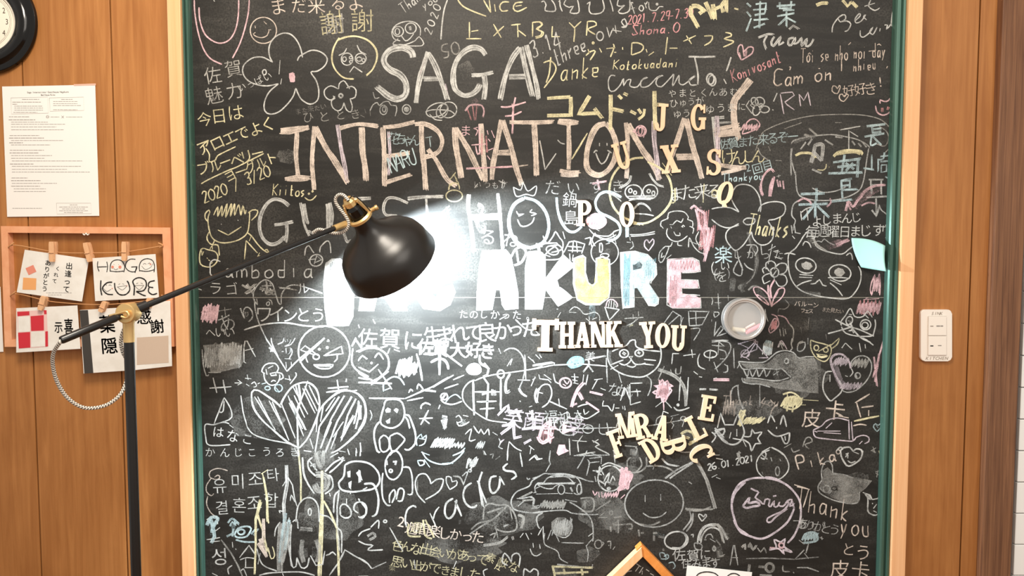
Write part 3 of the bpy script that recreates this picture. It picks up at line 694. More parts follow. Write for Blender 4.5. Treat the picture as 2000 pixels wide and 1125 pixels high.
keep(ink_lines('chalk_writing', '/1243,1101 1252,1107;/1249,1105 1241,1116;/1256,1108 1248,1120 1255,1115 1254,1122;1234,1115 1225,1117 1218,1125;/1262,1112 1268,1116;/1270,1120 1277,1124', 1.5, mat('slate_chalk', sr(190, 188, 182), 0.95), YS - 0.0084), sl)
# card at the bottom edge
bc = sheet('paper', [(1342, 1104), (1469, 1117.5), (1457, 1245), (1328, 1230)], YB - 0.003, M_glosspaper, 'white paper with thick black looping lines at the bottom edge of the chalkboard', 'paper')
keep(ink_lines('brush_lettering', '1358,1130 1364,1121 1378,1117 1394,1119 1403,1126 1408,1140;o1433,1134,15,14;1358,1130 1356,1150 1368,1165 1390,1160', 2.2, M_ink, YB - 0.0034), bc)

# ================================================================== FLOOR LAMP
LP = empty('floor_lamp', (at(256, 900, -0.62).x, -0.62, 0), 'black floor lamp with brass joints and bell shade lighting the chalkboard', 'lamp')
def Lk(o): return keep(o, LP)
J = at(250.3, 611, -0.62)
xb = J.x
Lk(tube('pole', [Vector((xb, -0.62, 0.02)), Vector((xb, -0.62, J.z - 0.040))], 0.0072, M_arm, seg=24, smooth_path=False))
Lk(lathe('base', [(0.0, 0), (0.0, 0.15), (0.012, 0.152), (0.018, 0.148), (0.022, 0.02), (0.03, 0.012), (0.03, 0)], (xb, -0.62, 0.0), (0, 0, 1), M_arm, seg=64))
Lk(lathe('pole_collar', [(-0.043, 0), (-0.043, 0.0078), (-0.016, 0.0078), (-0.010, 0.010), (-0.004, 0.010), (-0.004, 0)], (xb, -0.62, J.z), (0, 0, 1), M_gold, seg=32))
Lk(lathe('joint_disc', [(-0.012, 0), (-0.012, 0.0145), (0.008, 0.0148), (0.010, 0.0135), (0.0105, 0)], J, (0, -1, 0), M_gold, seg=48))
A1 = at(690, 431, -0.275); dA = (A1 - J).normalized()
# tip of the arm: where its line passes pixel x=119
tt = -0.001
while to_px(J + dA * tt)[0] > 119.5: tt -= 0.0005
A0 = J + dA * tt
off = Vector((0, -0.006, 0))
arm_end = A1 - dA * 0.040
def on_arm(px_):
    t = tt
    while to_px(J + dA * t)[0] < px_: t += 0.001
    return J + dA * t
Lk(tube('arm', [A0, arm_end], 0.0047, M_arm, seg=20, smooth_path=False))
Lk(lathe('arm_grip', [(0, 0), (0, 0.0050), (0.002, 0.0056), ((J - A0).length - 0.020, 0.0056), ((J - A0).length - 0.018, 0.0047)], A0, dA, M_arm, seg=20))
Lk(lathe('arm_clamp', [(0, 0.0048), (0, 0.0078), (0.016, 0.0078), (0.016, 0.0048)], J + dA * 0.013, dA, M_arm, seg=24))
Lk(tube('joint_pin', [J + Vector((-0.020, -0.0135, -0.003)), J + Vector((-0.008, -0.0145, 0.000)), J + Vector((0.004, -0.0145, 0.003)), J + Vector((0.008, -0.0145, -0.002)), J + Vector((0.004, -0.0145, -0.006)), J + Vector((-0.003, -0.0145, -0.004))], 0.0018, M_gold, seg=10))
Lk(lathe('arm_tip', [(0, 0.0), (0, 0.0062), (0.030, 0.0062), (0.034, 0.0045), (0.044, 0.0040), (0.044, 0)], on_arm(652) , dA, M_gold, seg=20))
# head
Rc = at(765, 513, -0.205)                        # centre of the shade's opening
nk = at(703.0, 424.0, -0.278)                     # neck ring
ax_ = (Rc - nk).normalized(); Ln = (Rc - nk).length
M_in = mat('white_shade_lining', sr(236, 236, 232), 0.5)
RS = 1.04
out = [(0.0, 0.0190), (0.018, 0.0200), (0.032, 0.0255), (0.046, 0.040), (0.056, 0.058), (0.066, 0.0725), (0.080, 0.0835), (0.096, 0.0885), (0.106, 0.0900), (Ln, 0.0930)]
out = [(t, r * RS) for t, r in out]
sc_ = 1.0
Lk(lathe('shade', [(t, r) for t, r in out] + [(Ln + 0.0012, 0.0915 * RS)], nk, ax_, M_black, seg=96))
Lk(lathe('shade_lining', [(t + 0.0012, r - 0.0018) for t, r in out if t > 0.01] , nk, ax_, M_in, seg=96))
print('neck-rim length', Ln)
Lk(lathe('neck_ring', [(-0.003, 0.0185), (-0.006, 0.0215), (-0.003, 0.0250), (0.002, 0.0250), (0.004, 0.0215), (0.002, 0.0190)], nk, ax_, M_gold, seg=48, close=True))
Lk(lathe('socket', [(-0.030, 0), (-0.030, 0.010), (-0.024, 0.0155), (0.004, 0.0165), (0.02, 0.0165), (0.02, 0)], nk, ax_, M_clockrim, seg=32))
hb = nk - ax_ * 0.041
px_ax = ax_.cross(Vector((0, 1, 0))).normalized()    # across the picture
Lk(lathe('hub_nut', [(-0.006, 0), (-0.006, 0.008), (0.0, 0.0115), (0.010, 0.0115), (0.014, 0.008), (0.014, 0)], hb, ax_, M_gold, seg=10, smooth=False))
for sg in (-1, 1):
    s1 = nk + px_ax * sg * 0.0215; s0 = hb + ax_ * 0.006 + px_ax * sg * 0.0135
    bm = bmesh.new(); wv = Vector((0, 1, 0)) - ax_ * ax_.y; wv.normalize(); tn = px_ax * 0.0022
    vv = [bm.verts.new(q + wv * a * wd + tn * b) for q, wd in ((s0, 0.006), (s1, 0.0065)) for a, b in ((-1, -1), (1, -1), (1, 1), (-1, 1))]
    for k in range(4): bm.faces.new((vv[k], vv[(k + 1) % 4], vv[4 + (k + 1) % 4], vv[4 + k]))
    bm.faces.new(vv[:4]); bm.faces.new(vv[4:][::-1]); bmesh.ops.bevel(bm, geom=list(bm.edges), offset=0.0008, segments=1, affect='EDGES')
    Lk(from_bm('yoke_leg', bm, M_gold))
    Lk(lathe('thumb_screw', [(0, 0), (0, 0.0042), (0.009, 0.0042), (0.011, 0.0055), (0.015, 0.0050), (0.016, 0)], nk + px_ax * sg * 0.024 - ax_ * 0.001, px_ax * sg, M_gold, seg=20))
Lk(tube('yoke_top', [hb + ax_ * 0.006 - px_ax * 0.0135, hb + ax_ * 0.001, hb + ax_ * 0.006 + px_ax * 0.0135], 0.004, M_gold, seg=12))
Lk(tube('guard_wire', [nk + px_ax * 0.024 + Vector((0, -.006, 0)), nk + px_ax * 0.020 - ax_ * 0.03 + Vector((0, -.008, 0)), hb + px_ax * 0.013 - ax_ * 0.004 + Vector((0, -.006, 0)), hb + Vector((0, -.008, 0))], 0.0011, M_arm, seg=8))
# bulb and its light
M_bulb = mat('lit_bulb', (1, 1, 1), 0.4, emis=((0.88, 0.95, 1.0), 14.0))
Lk(lathe('bulb', [(0.018, 0.013), (0.028, 0.0135), (0.036, 0.020), (0.046, 0.027), (0.056, 0.029), (0.068, 0.026), (0.077, 0.016), (0.0795, 0.0)], nk, ax_, M_bulb, seg=32))
light('bulb_light', 'SPOT', nk + ax_ * 0.085, 84, (0.76, 0.90, 1.0), 0.012)
lo = bpy.data.objects['bulb_light']; lo.rotation_euler = ax_.to_track_quat('-Z', 'Y').to_euler(); lo.data.spot_size = math.radians(160); lo.data.spot_blend = 0.25
# braided cable
M_cab = mat('braided_cable', sr(210, 200, 186), 0.8); N_, L_, b_ = nodes(M_cab)
uvn = N_.new('ShaderNodeUVMap'); uvn.uv_map = 'UVMap'; mpn = N_.new('ShaderNodeMapping'); mpn.inputs['Scale'].default_value = (2, 330, 1); mpn.inputs['Rotation'].default_value = (0, 0, 0.0)
wv_ = N_.new('ShaderNodeTexWave'); wv_.wave_type = 'BANDS'; wv_.bands_direction = 'DIAGONAL'; wv_.inputs['Scale'].default_value = 0.5
rp = N_.new('ShaderNodeValToRGB'); rp.color_ramp.elements[0].color = (*sr(60, 54, 48), 1); rp.color_ramp.elements[1].color = (*sr(228, 220, 208), 1); rp.color_ramp.elements[0].position = 0.2; rp.color_ramp.elements[1].position = 0.45
L_.new(uvn.outputs[0], mpn.inputs[0]); L_.new(mpn.outputs[0], wv_.inputs[0]); L_.new(wv_.outputs[0], rp.inputs[0]); L_.new(rp.outputs[0], b_.inputs['Base Color'])
def capts(data, ya, yb):
    P = [tuple(float(v) for v in p.split(',')) for p in data.split()]; n = len(P)
    return [at(x, y, ya + (yb - ya) * i / (n - 1)) for i, (x, y) in enumerate(P)]
Lk(tube('cable', [A0 + dA * 0.003] + capts('117,669 105,688 103,712 111,744 130,775 157,794 183,797 212,789 236,769 247,742 249,712 246,700', A0.y, -0.600) + capts('240,688 236,668 240,648 248,632', -0.600, -0.600), 0.0026, M_cab, seg=12))
Lk(tube('cable', capts('612,454 622,448 634,450 650,455 664,455 676,449 681,436 675,422 664,408 656,396 656,386 663,380 672,382 681,392', arm_end.y + 0.03, hb.y - 0.012), 0.0030, M_cab, seg=12))

# ================================================================== CHALK ON THE BOARD
# every drawing and line of writing is its own thin layer of chalk on the slate (a part of the chalkboard)
COL = {'W': sr(196, 195, 190), 'Y': sr(220, 210, 170), 'P': sr(224, 186, 190), 'B': sr(190, 210, 212), 'E': sr(212, 196, 182),
       'G': sr(178, 175, 168), 'K': sr(46, 43, 39), 'R': sr(214, 154, 156), 'V': sr(206, 192, 198), 'T': sr(150, 200, 210), 'U': sr(212, 194, 120)}
def chalk_mat(c, lvl):
    k = 'chalk_%s_%s' % (c, lvl)
    if k in MATS: return MATS[k]
    m = mat(k, COL[c], 0.95, spec=0.1); N, L, b = nodes(m)
    al = {'3': (0.40, 0.98), '2': (0.20, 0.70), '1': (0.07, 0.45), 's': (-0.10, 0.24), 'f': (0.45, 0.95), 'h': (0.04, 0.52)}[lvl]
    tc = N.new('ShaderNodeTexCoord'); nz = N.new('ShaderNodeTexNoise'); nz.inputs['Scale'].default_value = 520; nz.inputs['Detail'].default_value = 2
    n2 = N.new('ShaderNodeTexNoise'); n2.inputs['Scale'].default_value = 22 if lvl in 'sh' else 60; n2.inputs['Detail'].default_value = 3
    L.new(tc.outputs['Object'], nz.inputs[0]); L.new(tc.outputs['Object'], n2.inputs[0])
    ad = N.new('ShaderNodeMath'); ad.operation = 'MULTIPLY_ADD'; ad.inputs[1].default_value = 0.55; L.new(n2.outputs[0], ad.inputs[0])
    m2 = N.new('ShaderNodeMath'); m2.operation = 'MULTIPLY'; m2.inputs[1].default_value = 0.45; L.new(nz.outputs[0], m2.inputs[0]); L.new(m2.outputs[0], ad.inputs[2])
    mr = N.new('ShaderNodeMapRange'); mr.inputs[1].default_value = 0.36; mr.inputs[2].default_value = 0.62; mr.inputs[3].default_value = al[0]; mr.inputs[4].default_value = al[1]
    L.new(ad.outputs[0], mr.inputs[0]); cl = N.new('ShaderNodeClamp'); L.new(mr.outputs[0], cl.inputs[0]); L.new(cl.outputs[0], b.inputs['Alpha'])
    return m
ORG = [0.0, 0.0, 1.0]; LAY = [0]
def CR(x, y, s): ORG[:] = [x, y, s]
def layer():
    LAY[0] = (LAY[0] + 1) % 60
    return YB - 0.00008 - LAY[0] * 0.000007
class Acc:
    def __init__(s): s.V = []; s.F = []; s.M = []; s.m = []; s.Y = layer()
    def mi(s, m):
        if m not in s.m: s.m.append(m)
        return s.m.index(m)
    def done(s, name, label=None):
        me = bpy.data.meshes.new(name); me.from_pydata([tuple(v) for v in s.V], [], s.F)
        for k in s.m: me.materials.append(k)
        me.polygons.foreach_set('material_index', s.M); me.update()
        o = bpy.data.objects.new(name, me); C.objects.link(o); o.parent = board; o.matrix_parent_inverse = BI
        o['kind'] = 'stuff'
        if label: o['label'] = label
        return o
bpy.context.view_layer.update(); BI = Matrix.Translation(board.location).inverted()
def g2p(x, y): return (ORG[0] + x * ORG[2], ORG[1] + y * ORG[2])
def parse(data, acc):
    for grp in data.split('|'):
        head, body = grp.split(':', 1); head = head.strip()
        c = head[0]; lvl = head[1]; rest = head[2:]
        nx = 1
        if 'x' in rest: rest, nx = rest.split('x'); nx = int(nx)
        wpx = float(rest) * (0.45 if lvl == 's' else 0.80 if nx == 1 else 0.9); mi = acc.mi(chalk_mat(c, lvl))
        for s in body.split(';'):
            s = s.strip()
            if not s: continue
            if s[:2] == '/o': s = s[1:]
            if s[0] == 'o':
                q = [float(v) for v in s[1:].split(',')] + [0]; a0 = math.radians(q[4]); ph = random.uniform(0, 6)
                P = []
                for k in range(30):
                    t = ph + 2 * PI * k / 28; x = q[2] * math.cos(t) * (1 + .01 * k / 28); y = q[3] * math.sin(t)
                    P.append((q[0] + x * math.cos(a0) - y * math.sin(a0), q[1] + x * math.sin(a0) + y * math.cos(a0)))
                sharp = True
            elif s[0] == 'z':                      # scribble: zx0,y0,x1,y1,n,slant
                q = [float(v) for v in s[1:].split(',')]; n = int(q[4]); sl_ = q[5] if len(q) > 5 else 0; P = []
                for k in range(n):
                    t = k / max(n - 1, 1); x = q[0] + (q[2] - q[0]) * t
                    jy = abs(q[3] - q[1]) * 0.12
                    P.append((x + (sl_ if k % 2 else -sl_), (q[1] if k % 2 else q[3]) + random.uniform(-jy, jy)))
                sharp = False
            elif s[0] == 'f':                      # filled patch
                P = [g2p(*(float(v) for v in p.split(','))) for p in s[1:].split()]
                P = smooth_pts(P + [P[0]], 6)[:-1] if lvl == 's' else P
                r = delaunay_2d_cdt([Vector(p) for p in P], [], [list(range(len(P)))], 0, 1e-6, True)
                b = len(acc.V); acc.V += [at(p[0], p[1], acc.Y) for p in r[0]]
                for f, of in zip(r[2], r[5]):
                    if of: acc.F.append(tuple(b + i for i in f)); acc.M.append(mi)
                continue
            else:
                sharp = s[0] == '/'; s = s.lstrip('/')
                P = [tuple(float(v) for v in p.split(',')) for p in s.split()]
            P = [g2p(*p) for p in P]
            if sharp and s[0] != 'o' and len(P) > 1:        # subdivide straight runs so width can wobble
                Q = [P[0]]
                for a, b in zip(P, P[1:]):
                    n = max(1, int(math.hypot(b[0] - a[0], b[1] - a[1]) / 9))
                    for k in range(1, n + 1): Q.append((a[0] + (b[0] - a[0]) * k / n + random.uniform(-.25, .25) * (k < n), a[1] + (b[1] - a[1]) * k / n + random.uniform(-.25, .25) * (k < n)))
                P = Q
            elif not sharp: P = smooth_pts(P)
            if nx == 1:
                n0 = len(acc.F); ribbon(P, wpx, acc.Y, acc.V, acc.F); acc.M += [mi] * (len(acc.F) - n0)
            else:                                   # broad stroke made of several passes of the stick
                n0 = len(acc.F); ribbon(P, wpx * 0.92, acc.Y, acc.V, acc.F, taper=False)
                acc.M += [acc.mi(chalk_mat(c, '2' if c in 'EY' else '1'))] * (len(acc.F) - n0)
                for k in range(nx):
                    of = ((k + 0.5) / nx - 0.5) * wpx; Q = []; ph = random.uniform(0, 6)
                    for i, p in enumerate(P):
                        a = P[max(i - 1, 0)]; b = P[min(i + 1, len(P) - 1)]; dx, dy = b[0] - a[0], b[1] - a[1]; d = math.hypot(dx, dy) or 1
                        o_ = of + math.sin(ph + i * 0.35) * wpx * 0.07
                        Q.append((p[0] - dy / d * o_, p[1] + dx / d * o_))
                    e = random.uniform(-2.5, 2.5)
                    if len(Q) > 2:
                        dx, dy = Q[-1][0] - Q[-2][0], Q[-1][1] - Q[-2][1]; d = math.hypot(dx, dy) or 1; Q[-1] = (Q[-1][0] + dx / d * e, Q[-1][1] + dy / d * e)
                    ly = acc.Y - 0.000002 * (k + 1)
                    n0 = len(acc.F); ribbon(Q, wpx / nx * random.uniform(0.6, 0.95), ly, acc.V, acc.F, jit=0.25); acc.M += [mi] * (len(acc.F) - n0)
def D(data, label=None, name='chalk_drawing'):
    a = Acc(); parse(data, a); return a.done(name, label)
def T(text, x0, y0, x1, y1, size, col='W3', rot=None, label=None, off=-0.006, sx=1.0, jit=1.0):
    """characters on a line, slightly uneven as handwriting is"""
    a = Acc(); mi = a.mi(chalk_mat(col[0], col[1])); n = len(text); s = mpp(YB) * ORG[2]
    hz = abs(x1 - x0) >= abs(y1 - y0)
    r0 = math.degrees(math.atan2(y1 - y0, x1 - x0)) if hz and n > 1 else 0
    if rot is not None: r0 = rot
    for i, ch in enumerate(text):
        if ch == ' ': continue
        t = 0.5 if n == 1 else i / (n - 1)
        p = g2p(x0 + (x1 - x0) * t + random.uniform(-.06, .06) * size * jit, y0 + (y1 - y0) * t + random.uniform(-.06, .06) * size * jit)
        c = at(p[0], p[1], a.Y); gv, gf, _ = glyph(ch, off); b = len(a.V)
        an = math.radians(-r0 + random.uniform(-6, 6) * jit); sz = size * random.uniform(.9, 1.08) * s
        for u, v in gv:
            u = u * sx
            a.V.append((c.x + (u * math.cos(an) - v * math.sin(an)) * sz, a.Y, c.z + (u * math.sin(an) + v * math.cos(an)) * sz))
        a.F += [tuple(b + q for q in f) for f in gf]; a.M += [mi] * len(gf)
    return a.done('chalk_writing', label)
HF = {'a': '5536261819 3a4a58 555a', 'b': '202a 26465758 4a2a', 'c': '563626293a5a', 'd': '563626293a5a 505a', 'e': '285856462628293a5a', 'f': '5140313a 1555', 'g': '563626283a59 555b4d2c', 'h': '202a 2746565a', 'i': '353a 3232',
      'j': '454b3c 4242', 'k': '202a 55285a', 'l': '303a', 'm': '151a 17263637 3a 3746565 75a', 'n': '252a 2746565a', 'o': '4526283a5967554 5', 'p': '252d 2646575949 2a', 'q': '5636283a59 555d', 'r': '252a 274655', 's': '5545263758493a2a',
      't': '31393a5a 2555', 'u': '25283a5a58 555a', 'v': '253a55', 'w': '152a364a65', 'x': '255a 552a', 'y': '253955 552c', 'z': '25552a5a',
      'A': '0a306a 1656', 'B': '101a 1041534515 15455748 4a1a', 'C': '61301215183a69', 'D': '101a 104062684a1a', 'E': '60101a6a 1555', 'F': '60101a 1555', 'G': '61301215183a686545', 'H': '101a 606a 1565', 'I': '303a', 'J': '5058 3a18', 'K': '101a 6015 156a',
      'L': '101a6a', 'M': '1a1036606a', 'N': '1a106a60', 'O': '3012183a5a6862503 0', 'P': '1a1050635515', 'R': '1a1050635515 356a', 'S': '6130112358692a18', 'T': '0060 303a', 'U': '10183a5a6860', 'V': '103a60', 'W': '001a355a70', 'X': '106a 601a', 'Y': '103560 353a', 'Z': '10601a6a',
      '0': '3012183a5a6862503 0', '1': '22303a', '2': '12305052 1a6a', '3': '113050533555594a2a19', '4': '501767 505a', '5': '6020144656584a1a', '6': '5013183a5a685616', '7': '10603a', '8': '3021455838592845 6150', '9': '5525213060615a', '.': '393a', '!': '3037 393a', ',': '392b', '-': '1656', '/': '501b', "'": '3032', '?': '12306035 37 393a'}
HX = '0123456789abcdef'
def hand_pts(ch):
    out = []
    for st_ in HF.get(ch, '').split(' '):
        if len(st_) % 2: st_ += st_[-1]
        P = [(HX.index(st_[i]), HX.index(st_[i + 1])) for i in range(0, len(st_) - 1, 2)]
        if P: out.append(P)
    return out
FIX = {'m': [[(1, 5), (1, 10)], [(1, 7), (2.5, 5.2), (3.5, 6.5), (3.5, 10)], [(3.5, 7), (5, 5.2), (6, 6.5), (6, 10)]], 'o': [[(4, 5), (2, 6.5), (2.2, 9), (4, 10), (5.8, 8.5), (5.5, 6), (4, 5)]],
       'O': [[(3.5, 0), (1, 2.5), (1, 7.5), (3.5, 10), (6, 7.5), (6, 2.5), (3.5, 0)]], '0': [[(3.5, 0), (1, 2.5), (1, 7.5), (3.5, 10), (6, 7.5), (6, 2.5), (3.5, 0)]],
       'b': [[(2, 0), (2, 10)], [(2, 7), (4, 5.5), (5.5, 7), (5, 9.5), (2, 10)]], '2': [[(1, 2), (3, 0), (5.5, 1.5), (4, 5), (1, 10)], [(1, 10), (6, 10)]], 'a': [[(5, 5.5), (3, 5.2), (1.8, 7.5), (2.5, 9.8), (4, 9.5), (5.2, 7)], [(5.2, 5), (5.2, 9.5), (6, 10)]],
       '8': [[(5.5, 1.5), (3.5, 0), (1.5, 2), (5, 6), (5.5, 8.5), (3.5, 10), (1.5, 8), (5.5, 2.5)]]}
def H(text, x0, y0, x1, y1, size, col='W3', w_=2.4, slant=0.12, label=None):
    """single-stroke handwriting; (x0,y0) base of the first letter, (x1,y1) base after the last; size = cap height"""
    a = Acc(); mi = a.mi(chalk_mat(col[0], col[1])); n = len(text); an = math.atan2(y1 - y0, x1 - x0); adv = math.hypot(x1 - x0, y1 - y0) / n
    for i, ch in enumerate(text):
        if ch == ' ': continue
        bx, by = x0 + (x1 - x0) * i / n, y0 + (y1 - y0) * i / n; dy = random.uniform(-.05, .05) * size
        gx = min(adv / 6.3, size / 10 * 1.15)
        for P in FIX.get(ch) or hand_pts(ch):
            Q = []
            for px, py in P:
                u = px * gx + (10 - py) * slant * size / 10 + random.uniform(-.015, .015) * size; v = (py - 10) * size / 10 + dy + random.uniform(-.015, .015) * size
                Q.append(g2p(bx + u * math.cos(an) - v * math.sin(an), by + u * math.sin(an) + v * math.cos(an)))
            n0 = len(a.F); ribbon(smooth_pts(Q, 3), w_ * 0.82, a.Y, a.V, a.F); a.M += [mi] * (len(a.F) - n0)
    return a.done('chalk_writing', label)
def LT(data, label=None): return D(data, label, 'chalk_letter')
q = 0.20443
# ---- big title letters: SAGA (crop 700,0)
CR(700, 0, q)
LT('W3 14x4:520,550 505,500 440,460 380,455 300,480 250,540 250,600 300,660 390,710 440,770 460,850 440,920 370,950 290,920 230,870 175,825', 'chalk capital S of the word SAGA')
LT('W3 11x3:665,495 600,700 570,840 550,985|P2 5:640,560 590,720|W3 12x3:665,505 740,640 800,800 850,955|V2 4:830,800 868,950|W3 6x2:610,740 780,745;625,765 790,762')
LT('W3 12x3:1215,525 1170,470 1090,455 1000,500 930,600 905,730 925,850 1000,910 1080,900 1140,850 1160,800|W3 9x2:1080,720 1180,715 1280,690|W3 12x3:1200,720 1210,830 1200,950|Gs 60:1000,600 1040,680 1060,760')
LT('W3 12x3:1545,455 1470,560 1400,740 1355,950|W3 12x3:1550,450 1590,620 1660,920|W3 10x3:1605,430 1650,600 1700,800 1720,945|W3 6x2:1440,720 1590,715;1440,748 1600,745')
# INTERNATIONAL (crop 360,220)
CR(360, 220, q)
LT('E3 11x3:1190,140 1100,165 1000,185 920,180|E3 9x2:920,165 1050,150 1190,140|E3 10x3:1075,190 1068,400 1085,600|E3 8x3:960,635 1080,615 1200,620;980,640 1100,640 1190,630')
LT('E3 10x3:1245,130 1225,350 1225,550 1240,735|E3 13x4:1250,140 1350,330 1450,480 1560,670|V3 9x3:1465,115 1490,300 1530,500 1555,660')
CR(700, 220, q)
LT('E3 9x3:-180,150 0,110 190,130|E3 13x4:30,140 40,350 60,500 70,650')
LT('E3 11x3:235,140 245,350 250,500 250,700|V3 7x2:290,180 300,400 290,600|E3 9x3:235,140 380,125 535,90;260,415 380,400 490,385;250,670 380,630 500,590')
LT('E3 12x4:600,120 610,350 630,550 645,735|E3 10x3:540,110 640,110 750,170 800,260 780,350 720,400 610,430|E3 10x3:665,350 740,450 800,560 860,650 930,700')
LT('E3 13x4:920,140 935,330 960,500 985,625|E3 12x4:930,150 1020,300 1110,470 1190,640|E3 11x4:1170,105 1185,300 1200,480 1215,660')
LT('E3 11x4:1370,70 1330,270 1290,480 1275,640|E3 12x4:1375,75 1450,300 1500,500 1560,690|E3 6x2:1340,370 1440,365;1320,395 1450,395')
CR(1040, 220, q)
LT('E3 9x3:-220,90 0,95 200,85|E3 12x4:20,95 25,300 35,450 40,600')
LT('E3 8x3:250,75 350,80 440,95;240,90 340,105 430,100|E3 10x4:345,110 350,330 345,540|E3 8x3:260,555 350,570 450,565;270,590 360,600 440,595')
LT('E3 12x4:700,105 620,130 560,230 520,380 520,520 570,580 650,595 730,540 790,430 800,300 750,160 700,105|Y3 3:660,95 570,180 510,330 500,500 540,570 620,605 700,590|W3 4:640,290 640,320;712,290 712,315|W3 3.2:605,385 630,450 660,490 700,460 735,380;585,385 605,360 620,370;715,360 735,370 755,385')
LT('E3 10x3:890,95 910,250 905,450 900,630|E3 13x4:910,110 970,220 1050,350 1150,500 1215,640|V3 11x4:1165,80 1160,250 1190,450 1200,640')
LT('E3 11x4:1450,50 1390,250 1330,420 1290,570|E3 12x4:1465,60 1510,230 1560,420 1620,630|E3 8x3:1370,410 1550,405;1380,440 1560,435')
CR(1390, 0, q)
LT('E3 16x4:370,760 300,850 220,960 210,1050|E3 13x4:210,1050 220,1200 260,1330|E3 9x3:10,1240 120,1220 260,1190;20,1290 140,1260 280,1230|W3 7x2:10,1120 40,1400 90,1610;0,1130 120,1120')
CR(1390, 220, q)
LT('E3 10x3:210,0 220,100 230,200|V3 11x3:50,30 55,200 60,360 60,500|E3 9x3:60,215 180,205 270,200;80,500 200,520 330,525;90,580 200,555 320,520|W2 5x2:20,100 190,90', 'chalk capital L overdrawn with a broad brush shape')
# GUEST HOUSE
CR(360, 220, q)
LT('W3 8x3:1000,890 930,840 850,830 780,880 730,980 720,1100 750,1200 820,1260 900,1240 960,1180|W3 8x2:860,1075 950,1060 1040,1040|W3 8x3:975,1070 980,1150 970,1230')
LT('W3 6x2:1110,860 1130,970 1150,1080 1200,1190|W3 8x3:1140,870 1160,980 1180,1060|W3 8x3:1370,870 1370,1000 1380,1130;1390,860 1410,980 1400,1080|W2 6x2:1180,1130 1280,1160 1370,1100')
CR(600, 350, .24)
LT('W3 8x2:320,165 420,160 520,155|W3 8x3:160,200 175,300 180,400|W2 7x2:300,440 325,510 360,495')
LT('W3 7x2:820,195 720,155 650,160 620,230 640,290 730,295')
CR(700, 220, q)
LT('W3 8x2:470,820 640,805 810,800|W3 6x2:648,820 655,920 665,1010 670,1100')
LT('W3 9x3:1055,780 1050,900 1070,1050 1090,1200 1100,1330|W3 8x3:1330,770 1345,900 1360,1050 1370,1200 1380,1300|W3 8x2:1060,985 1200,985 1370,975;1080,1010 1360,1010')
LT('B3 8x3:1580,820 1490,880 1440,1000 1450,1130 1520,1240 1640,1290 1760,1250|B3 7x2:1580,810 1700,850 1790,950 1820,1080 1790,1200 1730,1270|W3 3:1510,940 1530,975 1580,965 1530,990;1660,925 1640,950 1700,965 1650,985;1520,1020 1550,1080 1600,1085 1660,1050 1680,1000|W3 2.6:1480,710 1510,800 1600,780 1680,790 1700,700 1620,750 1575,675 1550,740 1480,710;1575,670 1580,660')
CR(1040, 220, q)
LT('B3 6x2:230,810 240,920 270,1030 330,1120 400,1140 470,1090', 'pale blue chalk U of HOUSE')
LT('B3 6x2:850,810 730,755 640,780 600,870 640,950 740,1000 820,1060 840,1140 800,1200 720,1230|W2 3:700,760 790,800 850,850')
CR(1040, 440, q)
LT('B3 9x3:905,0 905,60 905,110|W3 2.6:930,90 1050,85 1170,60;940,105 1060,98 1170,80')
# HAGAKURE block letters
CR(600, 350, .24)
LT('Wf 2:f150,680 200,650 270,650 300,680 320,760 360,850 385,900 375,1120 340,1190 170,1190 140,1000 135,850|W3 3:/150,690 200,650 270,650 298,680;/150,690 135,850 145,1050 165,1190 340,1190|K1 2:z180,680,260,760,14,8')
CR(700, 440, q)
LT('Wf 2:f130,250 330,240 420,420 470,820 330,820 250,700 180,690 150,820 0,820 40,500')
LT('Wf 2:f520,240 800,250 820,380 700,370 650,450 650,600 740,690 780,600 900,560 930,640 880,760 780,820 620,800 520,650 500,420')
LT('Wf 2:f1180,240 1410,230 1460,290 1500,480 1530,650 1530,800 1400,810 1370,760 1350,620 1315,620 1300,700 1280,810 1125,815 1130,640 1150,400')
LT('Wf 2:f1620,250 1720,240 1760,260 1790,300 1790,500 1900,350 1960,290 2060,380 1900,520 1920,590 2040,690 1900,770 1790,620 1760,800 1590,800 1590,400|W3 3:/1960,285 2065,385 1900,520;/1925,590 2045,690 1905,775;/1590,800 1760,800|K1 2:/1640,790 1650,700;/1850,400 1800,560;/1700,770 1730,700', 'white filled chalk block letter K')
CR(1040, 440, q)
LT('Uf 2:f400,320 490,310 500,480 540,570 590,560 615,320 720,320 735,500 730,690 640,750 520,750 430,700 395,560|W3 5:/395,320 480,290 505,310 500,450 530,550 575,580 610,540 610,320 670,300 735,330 740,600 725,690 640,755 510,755 430,710 395,560 395,320|W3 5:430,310 490,300;400,350 430,330|K1 1.5:/560,600 545,660;/480,380 500,470|K1 1.2:/420,690 720,690', 'yellow chalk block letter U with a white outline')
LT('Bf 2:f845,260 980,250 1100,280 1180,370 1185,480 1110,550 1190,670 1205,720 1180,765 1110,765 1000,600 975,600 970,780 865,790 850,600|Kf 2:f955,345 1020,345 1050,375 1040,410 960,430|W3 3.2:/865,800 850,600 840,260 980,250 1100,280 1180,370 1185,470 1130,545;/1140,550 1100,550 1205,700 1200,750 1170,770 1110,765 985,560;/965,560 970,780 870,790;/940,340 1010,335 1060,370 1055,410 1000,430 945,440 940,340|T1 2:z870,300,930,750,16,6;z1080,320,1170,500,12,8|K1 1.2:/860,692 1180,692', 'blue chalk block letter R with a white outline')
